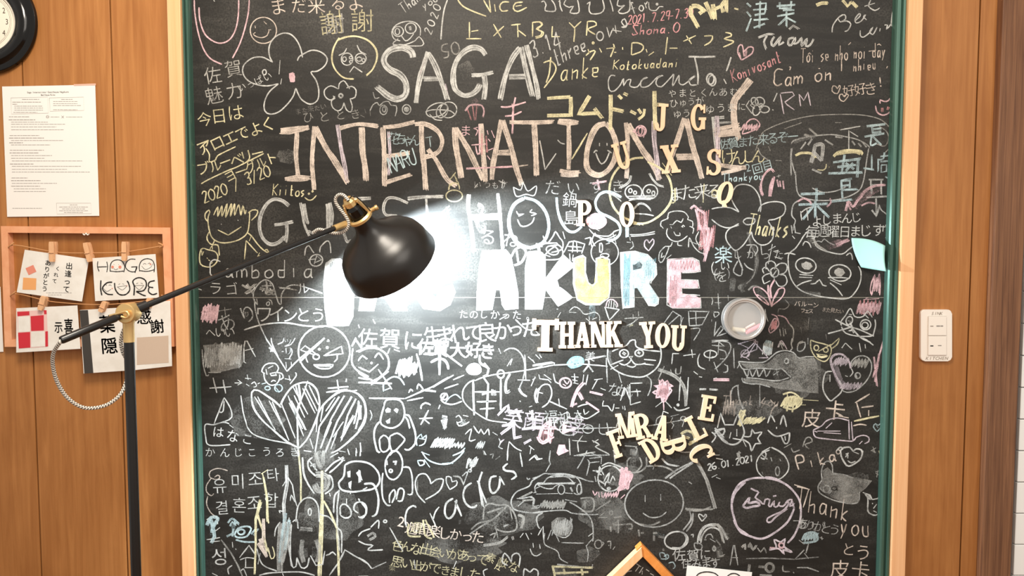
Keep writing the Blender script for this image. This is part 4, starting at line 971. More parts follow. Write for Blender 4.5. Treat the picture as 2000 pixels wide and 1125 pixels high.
LT('Pf 2:f1290,320 1540,310 1595,360 1600,430 1560,450 1420,450 1420,525 1570,530 1590,560 1580,600 1425,600 1425,650 1540,665 1610,700 1600,790 1330,790 1290,730|W3 3:/1290,325 1530,312 1590,340 1605,440 1550,450 1430,455;/1415,440 1405,520 1580,525 1595,600 1430,600;/1425,600 1430,660 1600,670;/1605,690 1610,790 1340,790 1285,760 1290,325|R1 2:z1310,340,1560,420,18,5;z1310,500,1380,760,12,5|K1 1.2:/1300,692 1600,692', 'pink chalk block letter E with a white outline')
# ---- crop 360,0
CR(360, 0, q)
D('P3 3.4:95,0 100,120 130,300 180,460 250,560 360,615;620,0 610,130 570,300 520,440 460,555;140,70 150,200 200,330 290,400 370,410 440,370 490,280 515,150 520,0|W3 3:280,0 290,15', 'pink chalk outline of a long open loop at the top left corner')
D('E3 2.6:o755,290,125,125|E3 2.4:760,205 785,230;675,245 680,270;660,330 690,350 740,360 790,340 810,290;655,325 680,310;800,285 828,285')
D('W3 3.2:845,595 815,540 810,450 850,370 930,320 1010,325 1070,380 1110,460 1130,550;1080,580 1095,545 1130,520 1220,480 1310,500 1365,560 1340,630 1270,680 1210,690 1260,770 1285,870 1270,960 1200,995 1120,950 1080,880 1065,845 1040,920 980,1000 900,1070 820,1090 770,1060 765,980 810,880 900,800;895,800 800,820 700,810 610,770 560,700 570,620 650,555 740,545 800,570 845,595|P3 6x2:1010,700 1020,780;1040,700 1045,780|Pf 1:f1005,700 1040,690 1060,730 1050,785 1015,785 1000,740', 'chalk outline of a large five petal flower with a pink dot')
D('W3 2.8:1580,850 1550,800 1520,770 1480,800 1475,850;1470,850 1400,820 1340,860 1345,920 1390,955 1440,940 1420,915;1440,920 1405,970 1420,1030 1470,1060 1510,1030 1525,980;1525,980 1550,1050 1590,1070 1605,1020 1585,950;1580,945 1630,930 1640,860 1600,825 1550,840|W2 4:o1495,915,18,18;1480,935 1500,930')
D('Y3 3.6x2:1480,360 1430,450 1410,560 1440,660 1520,740 1620,755|Y3 4x2:1470,380 1560,350 1660,350 1760,390 1830,470 1840,560 1800,660 1740,720|W3 2.8:1475,530 1530,500 1550,460;1650,430 1680,490 1740,520|W3 2.6:o1555,565,55,58;o1685,560,52,50;o1530,565,18,22;o1590,550,14,12;o1592,590,14,12;o1670,565,24,20;o1712,575,14,16|W3 3:/1580,690 1620,635 1700,690', 'chalk crying face in a double yellow circle')
T('まだ来るよ', 900, 60, 1640, 20, 165, 'E3')
T('謝謝', 1410, 215, 1690, 200, 230, 'Y2'); T('謝', 1425, 225, 1425, 225, 220, 'G2')
T('佐賀', 270, 710, 460, 655, 165, 'G3', rot=-8)
T('魅力', 285, 910, 465, 870, 165, 'G3', rot=-8); T('いっぱい', 545, 835, 800, 730, 90, 'W3'); D('W3 3:915,575 905,710;930,750 920,805;/o765,690,18,25')
T('今日は', 190, 1130, 490, 1070, 160, 'Y3', rot=-10)
T('ひととき', 1180, 1120, 1640, 1090, 110, 'G2'); T('また来たい', 1090, 1060, 1330, 1020, 60, 'G1')
# ---- crop 700,0
CR(700, 0, q)
H('Thank', 430, 130, 640, -40, 100, 'W3', 2.6); H('you', 620, 100, 760, 0, 80, 'W3', 2.6); H('2020', 690, 340, 800, 40, 75, 'W3', 2.6)
D('W3 3.4:850,0 820,90 800,220 788,380')
D('Y3 3.4:950,0 1000,60 1100,110 1220,155;1195,0 1230,60 1265,120;/1250,0 1265,120;1300,40 1310,110;1440,20 1380,20 1350,60 1370,105 1430,100;1570,20 1500,30 1480,80 1520,110 1610,70;1500,60 1560,50')
D('W3 2.6:590,340 590,270 540,215 450,205 360,240 320,300 340,370 400,390;o380,300,50,48;o500,270,52,50;o372,302,22,30;410,340 450,390 490,370 530,320;380,370 330,420 430,430 540,390 580,350 610,435 330,430|W2 9:490,250 500,290', 'chalk frog face with big round eyes')
D('Y3 3.4:/1060,210 1060,360;/1080,300 1145,290;/1030,370 1175,370;/1290,230 1365,360;/1390,250 1290,345;/1460,240 1550,230;/1520,240 1525,355;/1530,290 1600,345;/1665,220 1665,340;1660,215 1730,210 1750,240 1700,275 1750,300 1740,340 1690,350')
H('50', 800, 560, 980, 500, 120, 'G2', 3)
D('W2 2.6:o240,1050,35,45;o245,1045,15,25;110,1060 140,1000 180,980 200,1010 240,975 290,970 310,1005 360,1010 365,1060 350,1110;140,880 160,940 200,930|W2 2.6:o460,1045,40,45;o460,1045,20,20;o460,1045,8,8|G1 2:60,1040 70,1080;20,1100 60,1120;110,1040 115,1110')
D('W3 2.6:o750,1050,105,62,-20;o860,1050,80,75,-20;640,1070 700,1050 800,1050 880,1060 930,1100;680,1090 730,1140 800,1150;o800,1060,50,70,30')
D('P2 4x2:1020,1060 1060,1010 1120,1000 1180,1010 1200,1060 1190,1120|R1 3x2:1040,1040 1080,1150;1090,1010 1110,1150;1130,1010 1120,1150|Ps 30:1100,950 1120,1000 1110,1100')
D('P3 4x2:1500,930 1480,1040 1470,1200;1470,990 1480,1100 1470,1280|P3 4:1360,1020 1440,1020 1600,975;1400,1110 1480,1100 1560,1065', 'pink chalk cross hatched mark')
# ---- crop 1040,0
CR(1040, 0, q)
D('W3 3:85,20 110,10 130,50 120,100 215,105 210,40 180,0;260,0 265,60 285,110;270,30 250,10;320,0 300,40 350,70 390,60 360,120 440,120 440,40 430,0;520,40 550,20 540,80 560,130 650,125 685,80 670,0;740,0 760,60 770,110;820,0 810,50 850,60 880,50 820,110 860,130 925,100 930,0')
H('for', 950, 150, 1130, 60, 110, 'W3', 2.6); D('W3 2.6:1110,20 1120,90 1180,100 1210,65 1250,65;o1190,40,8,8')
D('Y3 3.4:0,215 0,350;0,215 70,210 95,235 50,280 105,310 85,350 30,365;/190,250 185,350 260,350;/350,215 400,265 465,205;/405,270 395,400;/525,205 515,340;525,205 590,205 610,240 530,280 600,330|W3 3:o645,345,32,42;/710,260 735,355 770,270 800,320 790,240;/770,290 850,300;880,250 850,210 880,180 900,240 850,260 890,260 910,220')
H('2021.7.29-7.30', 905, 235, 1530, 165, 85, 'R3', 2.4, slant=.2); H('Shona.O', 940, 335, 1400, 310, 95, 'R3', 2.6, slant=.2)
H('3.14', 0, 560, 280, 440, 150, 'W3', 3); H('three', 220, 640, 520, 470, 170, 'W3', 3, slant=.25)
D('Y3 3.4:510,530 560,490 600,490 550,575;530,470 545,510;o580,410,8,8;640,460 660,500;705,465 790,455;770,420 780,450 745,545;780,500 800,500;860,450 862,475;/950,410 945,525;950,410 1010,410 1060,440 1040,490 950,525;1085,470 1095,500;1110,530 1160,495;/1290,355 1270,520;/1310,460 1385,460;/1440,395 1560,340;/1470,340 1520,420;1640,345 1720,345 1700,400 1640,435')
D('Y3 3.4:105,600 160,580 200,600 225,650 200,720 110,840;175,545 160,700 130,790')
H('anke', 245, 780, 640, 720, 200, 'Y3', 3, slant=.22); H('Kotokuadani', 760, 665, 1400, 640, 90, 'Y3', 2.8, slant=.2)
D('W3 3:790,725 750,720 725,770 735,860 780,870 840,810 870,750 870,820 900,770 940,760 930,820 1000,830 1060,750 1100,740 1040,770 1040,830 1110,820 1190,740 1250,720 1200,740 1180,800 1230,830 1330,730 1350,710 1340,820 1400,720 1400,790 1440,810 1510,760 1560,720 1500,760 1510,810 1570,810|W3 4x2:1490,540 1620,545 1750,540|W3 4:1550,550 1580,700 1580,810;o1700,755,35,50')
T('やまとくんあむぎ', 1340, 890, 2020, 870, 85, 'W3'); T('ひゅうが', 1350, 985, 1600, 965, 85, 'W3'); T('ゆう', 1380, 1090, 1470, 1080, 85, 'W3'); T('ゆうまにく', 1700, 1040, 2100, 1010, 90, 'W3')
# コムドット in broad yellow
D('Y3 8x3:/140,940 360,925;/140,1105 370,1100|Y3 9x3:/365,925 365,1110|Y3 9x3:/545,915 440,1090 640,1080;/590,1035 665,1130|Y3 9x3:/745,905 745,1240;/760,1040 870,1065|Y3 7x2:/820,910 855,945;/870,890 910,910;/935,1060 990,1090;/1010,1040 1040,1085;1070,1040 1060,1100 1010,1140|Y3 9x3:/1165,870 1175,1240;/1190,1000 1290,1010', 'broad yellow chalk writing in block strokes', 'chalk_writing')
# ---- crop 1390,0
CR(1390, 0, q)
D('Y3 9x3:/10,40 30,180;/20,90 90,60 110,120;/90,60 130,0;/140,0 140,110|Y3 8x3:1000,50 1050,30 1110,30;/1250,0 1300,60 1330,20;/1340,20 1390,70|Y3 6:215,80 255,90;/-60,40 -30,60|Y3 9x3:-190,60 -200,130 -130,260;-190,60 -130,60 -60,110;-120,130 -70,90|Y3 9x3:/-60,20 10,180', 'broad yellow chalk letters cut by the top edge', 'chalk_writing')
D('B3 4x2:/335,30 375,65;/335,110 375,160;330,300 360,220 375,180|B3 4.5x2:/465,10 455,270;/420,40 520,30 510,120;/395,95 525,85;/410,145 510,130;/400,190 535,180;/400,265 510,225;/620,60 800,45;/650,20 650,80 760,80;/760,10 755,80;/680,100 790,95;/625,155 790,125;/715,110 715,250;/710,170 640,240;/720,170 805,215', 'pale blue chalk writing of two stacked characters', 'chalk_writing')
D('W3 5x2:445,360 540,325 590,330;530,340 500,400 520,465;600,350 570,400 590,440 660,350 640,430 690,400;790,360 740,370 730,420 760,430 800,360 790,420 830,400 860,360 860,440 910,370 900,440 940,430 975,370|W3 5x2:/740,280 780,245 830,275', 'bold white chalk name', 'chalk_writing')
D('Y3 3.4:130,310 180,320 185,345 120,370 210,395 180,420 110,450'); D('P3 3.4:285,575 250,500 260,440 290,430 310,490 350,450 395,455 385,510 285,575;265,500 280,560;300,480 310,540|Ps 12x2:330,480 320,540')
D('W3 3:1150,310 1160,240 1220,160 1270,140 1280,180 1230,210 1210,180;1230,210 1290,200 1330,230 1300,290 1270,300;1370,200 1420,150 1410,130 1370,180 1380,220 1430,200 1470,140 1450,160 1480,190;1460,60 1560,30;1520,0 1500,60 1560,100 1605,75;1420,290 1420,340 1450,355 1510,310 1540,260 1510,300 1540,330 1580,260;1610,270 1605,300;1650,240 1680,240 1670,280 1730,200 1740,80 1720,170 1720,250 1750,190 1765,210', None, 'chalk_writing')
H('Toi se nho noi day', 850, 600, 1660, 540, 135, 'E3', 2.4, slant=.1); H('nhieu', 1340, 680, 1570, 660, 110, 'E3', 2.4); H(',', 1660, 640, 1700, 640, 90, 'E3', 3); D('E3 2.6:/1305,430 1330,405;/1240,560 1240,680;/1500,490 1570,480;/1580,430 1600,420 1620,435;/920,520 935,505 950,520;740,640 755,640 745,670;1020,655 1035,655')
H('Konivosant', 200, 790, 670, 590, 120, 'R3', 2.6, slant=.15); D('W3 4:185,545 165,610 140,680;115,755 140,800;/625,890 590,970;580,1045 590,1055|W3 3:o5,770,35,50')
H('Cam on', 580, 825, 1150, 770, 160, 'E3', 3.2, slant=.15)
T('好好き!', 1310, 870, 1620, 830, 130, 'E3'); D('E3 2.6:1230,830 1200,895 1150,870 1160,820 1190,830 1200,850 1220,815 1230,830;1310,910 1260,970 1220,940 1225,905 1250,900 1260,920 1290,900 1310,910')
D('W3 2.8:/360,960 330,1010 385,1085;o460,970,45,40,20;o430,1050,35,55,20;o505,1045,45,32;o410,970,30,40,-30;o470,1010,20,20')
D('V3 3:/655,900 690,1090;/660,890 770,880 790,910 700,975 720,1000 790,1050;/835,900 850,1015;/840,905 880,960 920,880 945,1010')
D('P3 3.4:1565,1010 1580,1070 1630,1100 1690,1080 1730,1020 1730,960 1725,915 1690,960 1650,970 1610,955 1610,990|R2 6x2:1630,1030 1630,1070;1690,1020 1680,1050')
# ---- crop 360,220 : left column under the flower
CR(360, 220, q)
T('アロエでよく', 200, 330, 800, 110, 150, 'Y3', off=0); D('Y3 3:205,340 240,400 240,470 300,450 320,410 490,325')
D('Y3 3:150,340 210,280 225,300;/-0,0 0,0', None, 'chalk_writing')
T('ブルーベリー', 190, 530, 700, 390, 130, 'Y3', off=0); D('Y3 3:160,680 230,640 400,560 500,520 620,460 760,390')
T('ヨーグルト', 430, 610, 840, 430, 120, 'Y3', off=0)
H('2020 / 3/20', 185, 870, 830, 600, 110, 'Y3', 3, slant=.1); H('Kiitos', 835, 785, 1150, 800, 110, 'Y3', 3, slant=.05); D('Y3 3:1150,810 1185,835 1225,830 1262,790;o1190,775,5,5;o1225,752,5,5')
D('Y3 3:245,960 235,930 200,965 200,1010 225,1040;240,960 225,1020 240,1130 270,1200 340,1240 430,1240 530,1210 600,1150 620,1050 625,940;610,960 650,930 700,935 690,980 640,1030;280,980 320,900 320,990 360,890 360,990 410,870 395,1000 450,870 440,990 480,870 480,980 520,880 540,980 560,890 580,970 590,930|W3 3.4:510,1025 516,1032;350,1063 357,1068|Y3 3:/320,1120 420,1170 545,1090', 'chalk boy with spiky hair holding a small bear')
# ---- crop 360,440
CR(360, 440, q)
D('Y3 3:240,60 215,110 230,160 270,185 290,135;270,190 320,190 335,290;265,190 270,230;600,70 640,100 700,180 760,240 800,262;640,100 620,150;/590,145 575,325;/590,145 700,265;720,260 700,300;700,290 740,295;770,240 790,230 810,265', None)
D('Y3 3:190,220 160,230 145,300 155,370 200,395 260,395 310,350 320,290 290,250 230,235 190,220;165,240 170,290;185,250 175,280;/215,310 225,320;/230,330 245,340;/250,370 270,355;240,235 260,200')
D('W3 3:1150,290 1160,220 1190,195 1220,240 1240,265;1295,260 1300,210 1360,150 1390,170 1400,265;o1260,335,62,55,-20;1185,330 1260,320;/1240,370 1265,290 1310,330 1240,360', None)
H('Cambodia', 230, 500, 1240, 500, 165, 'W3', 3, slant=0); T('ドラゴンボール', 130, 610, 1130, 600, 130, 'W3')
D('W2 3:700,760 660,700 670,620 720,550 780,520 840,560 870,650 900,740 925,750 930,660 980,590 1050,570 1150,590 1320,650;670,700 680,820 720,950 800,1120;780,520 785,600|G2 5x2:550,570 620,600 680,560;580,650 640,610;/600,560 660,660|G1 8x2:780,560 800,650;720,600 850,640|G2 3:/900,590 1080,620;o805,640,30,22;o850,640,20,22;/790,540 800,640;690,700 700,750;800,710 830,720 840,760')
H('oの', 770, 770, 860, 770, 80, 'W2', 2.4)
D('P3 3:z170,760,320,920,22,10;160,830 330,820', 'pink chalk scribble at the left edge of the board'); D('G2 2.4:320,820 450,800;385,780 395,880')
T('あり', 410, 920, 600, 850, 190, 'W2'); T('ワインとう', 760, 850, 1270, 860, 170, 'W3'); T('へいい', 250, 1030, 440, 1020, 110, 'W3')
D('W3 3.4:570,1000 700,960 850,935 1000,935 1150,960 1330,970;1370,940 1440,960')
T('リの', 590, 850, 590, 850, 60, 'W1')
# ---- crop 700,440
CR(700, 440, q)
T('るね', 1240, 100, 1470, 130, 170, 'W3'); D('W3 5x2:1460,300 1500,230 1560,210 1600,260 1560,350 1500,380;1510,240 1530,370|W3 4x2:1620,200 1650,230;1700,170 1720,240;1670,210 1760,200')
T('たのしかった。', 1000, 850, 1620, 860, 90, 'W3'); T('生まれて良かった', 700, 1060, 1640, 980, 200, 'W3', off=0)
T('佐賀に', 90, 1080, 520, 1090, 200, 'W3', off=0)
D('W3 3:1500,900 1600,990 1680,1000;1350,900 1420,860|W3 3:/0,950 10,980;/140,900 160,940')
# ---- crop 1040,440
CR(1040, 440, q)
D('W3 3:60,180 90,300 160,240 240,180 200,170 60,180;100,100 140,170 200,100 220,60 260,120 290,160 280,230 180,260;150,200 250,190 290,250 260,320 100,330;110,280 170,300;o190,240,60,40,20', None)
D('W3 3:/300,260 350,160 400,150 500,180 470,270;/330,200 470,210;/390,150 380,260;/420,160 430,260;/340,240 480,245;/355,270 360,360;/390,280 380,340;500,130 560,120 540,190;/550,110 570,220|W3 2.6:o690,260,130,125;o690,290,40,20;600,70 570,140 600,200;600,80 650,130;720,110 770,70;770,80 800,180;/640,170 640,260;o655,215,14,45;700,180 740,170|Gs 30:700,230 740,260', None)
D('W3 3:545,40 580,80 640,100 740,100 780,60 840,40;580,90 700,130 800,90;/290,60 310,130|W2 2.6:900,160 940,165;950,150 965,200 930,230;/930,110 935,150;1270,200 1215,260 1210,340 1240,350 1290,250 1305,200;1240,260 1230,310 1260,290;/1280,320 1330,280|V3 3:1110,245 1070,200 1075,150 1100,140 1115,170 1150,130 1160,170 1110,245', None)
D('W3 2.6:1290,30 1280,80 1310,130 1370,155 1430,140 1480,100;1350,60 1370,95 1410,95 1405,70;1270,200 1320,200 1335,160;1390,160 1390,190 1430,195;1225,0 1250,30;1500,10 1540,30 1530,80;/1320,10 1330,30;/1420,10 1440,20')
D('P3 6x3:1600,0 1640,80 1650,200 1640,290;1680,20 1670,150 1660,250;1720,30 1700,130 1640,350|R2 2.4:z1600,20,1740,230,16,8|W3 2.6:1590,60 1560,130 1600,200 1640,190;1490,210 1500,120 1540,200 1600,260 1650,270;1500,150 1570,180;1590,170 1620,150 1590,210', 'pink chalk scribble crossing out a small face')
D('G2 2.6:350,820 400,780 450,800 500,850 600,830 640,870 640,910;350,830 420,835;/510,890 560,930;/540,870 545,920;570,900 620,880;/240,880 270,830;/0,980 60,1040|Bs 26:570,760 570,840 560,900|W3 2.6:230,800 245,800', None)
D('P3 3:700,780 720,720 770,710 810,750 810,780|W3 3:/690,780 735,905 830,805;/700,785 830,805|W3 2.6:/735,725 725,780;/755,720 750,785;/780,730 775,790;790,750 805,790|R2 3:735,905 740,900', 'chalk ice cream cone')
D('G2 2.6:/880,890 1060,880;/960,850 960,900;/1010,820 1015,870;900,960 960,930 1010,890;920,970 990,900|Y1 3:920,970 960,950|W2 2.6:/1260,930 1340,820 1420,870 1420,960;/1300,950 1400,860;/1410,960 1440,880;/1490,820 1500,960 1620,950 1690,820;/1500,820 1690,825;/1560,820 1565,950;/1500,890 1650,880;1510,990 1600,990 1540,1100;/1500,960 1600,960', None)
# ---- crop 1040,220
CR(1040, 220, q)
D('W3 3:/70,265 120,545;/120,545 225,390;240,260 270,290 310,300|Y3 4:/375,445 525,195', None)
D('P3 3:o1035,175,50,50;o1040,180,30,40;o1030,170,18,40;1060,240 1080,180;990,150 960,180 1000,190', 'small pink chalk balloon scribble')
T('だいすき', 190, 720, 820, 700, 150, 'W2'); T('鍋', 355, 830, 355, 830, 150, 'W3'); T('島', 375, 1005, 375, 1005, 160, 'W3'); D('P3 5x2:570,680 650,665 710,655;620,640 640,740')
D('Y2 5x3:1060,430 960,440 850,500 770,600 735,730 760,870 830,970 930,1030 1030,1070|Y3 5x2:1100,470 1200,520 1290,600 1330,720 1320,850 1230,970 1100,1050 960,1060|Y3 2.6:1240,480 1330,600;960,1040 1060,1075|W3 5x2:940,600 930,650 890,690 835,720;1115,580 1150,640 1200,690 1250,705|W3 3:o965,760,80,70;o1125,755,70,68;o935,745,16,20;o980,765,14,16;o1110,750,16,16;o1155,770,14,20;/910,800 1180,795;/930,820 1150,810;920,840 1000,825 1130,830|W3 4x2:970,920 1020,870 1080,880 1130,930|W3 3:980,965 1080,970 1160,985', 'chalk outline of a big crying face in a yellow circle')
D('P3 6x3:550,1000 600,970 680,1000 700,1050 640,1100 560,1090 520,1030 550,1000|Pf 2:f540,1000 620,970 690,1010 695,1060 640,1095 560,1085 525,1040|R2 2:z550,990,680,1080,12,10|W2 2.4:/540,1110 560,1130;/600,1110 640,1130', 'pink chalk rose like blob beside the wooden P')
T('また来る', 1370, 770, 1740, 740, 165, 'W3'); D('Y2 4:1360,720 1360,850 1320,860;1640,680 1630,860;o1740,770,26,30')
D('W3 2.6:1225,1090 1230,1040 1290,1010 1300,960 1370,940 1450,950 1490,1000 1480,1020 1530,1040 1530,1090;1300,1000 1290,1020;1340,1070 1380,1030 1420,1050 1440,1010;/1310,1070 1340,1070;1430,1090 1440,1075 1455,1090')
D('P3 6x3:1510,920 1545,890 1590,930 1640,960 1650,1050 1640,1125;1560,920 1580,1000 1600,1125;1640,960 1670,1125|R2 2.4:z1580,940,1680,1120,10,5|Ps 20:1600,900 1640,1000', 'pink chalk heart scribble dripping downwards')
# ---- crop 700,220 small
CR(700, 220, q)
T('花ちゃん', 330, 250, 540, 260, 130, 'B2'); H('NARU', 310, 585, 560, 480, 150, 'B3', 3); D('B2 3:/640,240 700,230;/680,240 690,330')
T('ま', 1025, 170, 1025, 170, 110, 'P3'); D('P3 3:1100,150 1140,170 1120,220;/1080,310 1220,300;1230,170 1240,210;1270,170 1300,240;1240,250 1260,275;1240,360 1290,340;/1100,150 1140,140;/1150,110 1160,400;1120,320 1140,400 1170,360;/1030,530 1470,520;1230,410 1260,450|P3 3:/1030,540 1470,510|E2 3:/1730,270 1750,350;/1470,520 1620,500|R2 4x2:/1180,200 1180,400;1220,220 1230,380')
D('Y2 3:900,690 870,700 860,740;o915,795,78,55;870,735 870,690 920,670 960,690 965,735;930,570 890,620 870,640;930,620 960,680;920,600 940,660', None)
T('いつもす', 1140, 690, 1390, 690, 80, 'W2'); D('W3 2.6:1110,720 1140,680;/1340,650 1410,680;1380,640 1370,720', None); D('W3 3x2:790,960 870,890;800,990 880,920;840,900 860,980')
D('W3 5x2:1150,900 1150,870 1190,900 1180,950 1160,980 1190,960')
# ---- crop 1390,220
CR(1390, 220, q)
T('佐賀また来るぞー', 120, 300, 770, 225, 115, 'B2', off=0); T('けんしん', 160, 420, 450, 420, 150, 'Y3'); T('2回目', 350, 560, 530, 500, 100, 'B3'); H('Thankyou', 100, 670, 490, 640, 80, 'B3', 2.6)
D('P3 3:z290,110,450,170,14,10;290,200 340,90 390,60 430,70 460,110 440,150 350,190 290,205', 'pink chalk scribbled oval')
D('P3 5x2:490,790 470,700 500,600 560,540 590,560;550,800 560,700 590,620;/560,800 590,640|P3 4x2:/625,640 640,710;/650,650 660,710;/680,650 690,730|W2 2:/620,610 660,600;/640,590 640,620|P2 5x2:/460,700 480,790;/600,610 560,790', 'pink chalk strokes like raised fingers')
D('G2 2.4:420,360 440,300 480,200 550,150 700,90 900,40 1100,20 1400,20 1600,60 1700,140 1725,180 1720,300 1660,380;440,330 470,400 550,460;/695,155 860,95;540,320 560,365;/610,455 670,460;/1180,95 1240,95;1600,130 1670,180 1690,250 1650,320 1560,290', 'faint chalk outline of a large round head')
D('W2 3:760,300 780,270 880,240 1000,220 1150,210 1280,230 1400,260 1490,310 1510,340;760,340 755,450 760,600;800,600 760,440 770,340;800,560 820,760 900,820 1060,840 1250,820 1400,750 1450,650 1480,460 1500,340;960,720 1060,760 1180,750 1280,710|W2 4x2:850,350 900,280;920,310 960,250;1080,260 1160,310;880,210 960,240;940,160 1000,210;1250,240 1180,230;/1340,270 1370,310;/1400,290 1430,325;1440,280 1480,330|Ws 20:780,280 900,240 1000,220|G2 4x2:/930,150 1010,220;/890,205 960,230', 'chalk boy face with spiky fringe overwritten by pale blue characters')
D('Y3 6x2:800,410 860,385 950,390 990,430;1165,420 1200,385 1300,360 1430,370 1430,400|Y2 6x2:1180,400 1300,380 1420,380;1340,360 1420,395|Y2 3:1095,490 1090,530 1060,550 1010,545|Y3 4:1120,520 1125,520|W3 4x2:/960,540 1050,580')
D('W2 8x3:990,300 970,400 950,480;990,310 1060,310 1050,460;980,380 1050,460|W3 3:/1225,165 1420,130;/1310,170 1310,350;/1320,180 1400,230|B2 6x2:/1160,475 1420,440;/1200,520 1380,500;1400,450 1390,620;/1115,580 1440,570;/1270,400 1240,580;1280,480 1360,540;/1350,480 1280,560|B2 5x2:/1340,630 1240,650 1250,820;/1240,650 1320,650 1320,720;/1245,700 1320,690;/1250,740 1390,730;/1140,850 1340,830|B2 6x2:/850,780 1080,770;/1000,720 1000,840;/830,880 1110,870;/990,840 990,1000;/980,880 870,1020;/1010,890 1120,1000|B3 5x2:/1480,130 1660,110;/1530,120 1540,200;/1540,160 1620,150;/1545,190 1620,180;/1460,230 1650,200;1530,210 1520,310 1580,290;1540,230 1620,310|B2 4x2:/1530,400 1530,550;/1450,530 1550,545;/1590,440 1590,560;/1610,420 1700,410;1650,380 1640,440 1600,450;/1610,470 1700,460 1700,640 1660,610;/1620,500 1670,500 1670,560 1620,570 1620,500|W2 4x2:/1500,640 1640,640;/1520,640 1530,780;/1620,650 1620,780;/1530,690 1620,690;/1480,810 1680,800;/1570,820 1575,990;/1530,930 1575,990 1600,900', 'tall pale blue chalk characters in columns at the right', 'chalk_writing')
D('P2 6x3:1280,940 1310,850 1350,900 1400,830 1480,740 1560,700 1660,690|P2 4x2:1430,890 1500,860 1560,870;1100,900 1140,860 1130,820;1290,850 1330,930;1370,860 1440,800|P2 4x2:820,850 880,820 940,850 950,880|Ps 40:1350,900 1450,800 1600,700|W2 3:830,840 780,880 765,980 800,1030 780,1090 780,1125;1600,880 1620,930 1680,980 1700,1040 1660,1080 1700,1125', 'pink chalk flourish under the blue characters')
T('よしまんじ', 1010, 1030, 1390, 1000, 110, 'W3', off=0); D('W3 3:/850,940 860,1030;850,960 900,920 960,900;/910,920 920,1030')
CR(1390, 440, q)
T('毎週曜日まじす', 950, 60, 1590, 50, 130, 'W3', off=0); D('W3 3:/1640,0 1635,60;1700,0 1700,80 1660,120;/760,0 770,80;/790,0 800,70 850,80;/770,100 795,130')
H('Thanks', 330, 80, 720, 110, 190, 'Y3', 3.4, slant=.15); H('Thanks', 336, 84, 724, 112, 190, 'Y2', 2, slant=.15)
CR(1390, 220, q)
D('W3 3:190,830 200,760 240,700 310,685 390,710 450,790 470,880 465,950;445,945 470,890 530,860 620,850 690,870 705,920 680,980 600,1020 540,1035 600,1125;190,830 220,890 260,945;0,920 80,905 180,910 260,950;0,1020 80,1080 170,1100 260,1060;300,1040 330,1010 410,1015 400,1060 330,1070 300,1040', 'large chalk flower beside the wooden Q')
CR(1390, 440, q)
D('W3 3:260,0 190,20 140,70 140,140 180,200 230,240 300,190 360,100 380,60;380,60 400,130 460,185 530,180 580,130 590,60 560,0|W2 3:240,230 260,330 290,400 280,480 220,460 210,420 250,340;310,360 340,400 400,430;380,180 350,280;/470,190 480,280;330,190 420,190 440,240 410,290;240,230 250,300;/270,370 300,430', None)
D('Gs 18:350,60 380,180 430,300 410,450 330,560 250,600|G1 3:350,70 380,200 430,320 400,480 330,560', None)
T('楽', 120, 270, 120, 270, 190, 'B3', off=0); T('い', 130, 390, 130, 390, 110, 'W3'); T('(を)', 30, 500, 160, 490, 120, 'W2'); T('しかった', 250, 270, 640, 280, 100, 'W2'); D('W3 2.6:540,370 580,180;540,240 610,200;590,250 640,240;600,300 670,325;20,350 0,400 20,470 60,470')
D('W3 2.8:520,420 520,360 570,340 610,370 600,420;600,410 650,365 710,370 720,420 690,460 640,470;640,470 700,480 720,540 690,580 640,580 610,530;500,560 485,500 520,470 560,460;500,460 485,420 520,400 550,440;o600,450,40,45;560,420 580,480 620,430;590,480 600,520;500,560 560,530|P3 4x2:540,570 540,650 560,730 575,775;600,520 560,600 570,700|P3 3:575,760 600,680 640,610 690,600 695,640 660,700 580,765;560,690 500,620 440,590 400,600 420,660 480,720 550,765;/640,620 600,700;430,660 500,700 550,760|G1 4x2:350,620 400,580 470,600|Gs 26:430,600 480,680 540,740;200,500 200,560 190,630;280,560 300,640', 'pink and white chalk flower with leaves')
D('W3 3:730,330 740,270 800,220 850,150 880,100 930,50 960,70 980,150 1010,210 1100,250 1240,275 1310,230 1350,200;730,330 740,450 780,550 850,620 950,660 1100,690 1290,700 1370,640 1420,540 1425,440 1400,390;870,195 890,155 930,170 950,215;1285,290 1320,265 1340,290 1345,330;o900,385,98,72,10;o1225,455,105,78,8;695,275 740,265 800,280|G3 6x3:870,360 880,400 940,390;1180,440 1220,480 1260,450|Gf 2:f865,370 900,345 945,360 965,395 930,425 885,420 860,395;f1175,430 1210,405 1255,420 1275,455 1240,490 1195,485 1170,455|W3 3:945,560 990,555 1030,520 1060,570 1100,580;835,495 960,500;800,590 870,550 955,525;840,470 970,480;1110,500 1250,500 1320,510;1130,520 1240,570;1130,550 1200,610 1250,675|Gs 30:940,60 960,150 1040,230;950,120 1000,200|Ws 22:860,640 950,660 1040,660|G2 5x2:960,80 1000,180 1100,250', 'chalk cat face with large round grey eyes')
D('W2 2.4:960,170 1020,150 1050,160 1075,130 1120,165 1180,190|P2 8x2:1190,190 1250,160 1310,140|Ps 30:1100,210 1180,180 1250,160')
D('P3 3:z1540,480,1605,650,7,8;1600,460 1610,560 1605,670;1560,470 1530,540 1515,620 1530,670', None); D('P2 4x2:z1390,740,1610,840,14,6|R2 2:z1400,720,1600,850,12,3|P3 2.4:1470,700 1500,690;1450,710 1600,700', 'pink chalk hatching at the right edge')
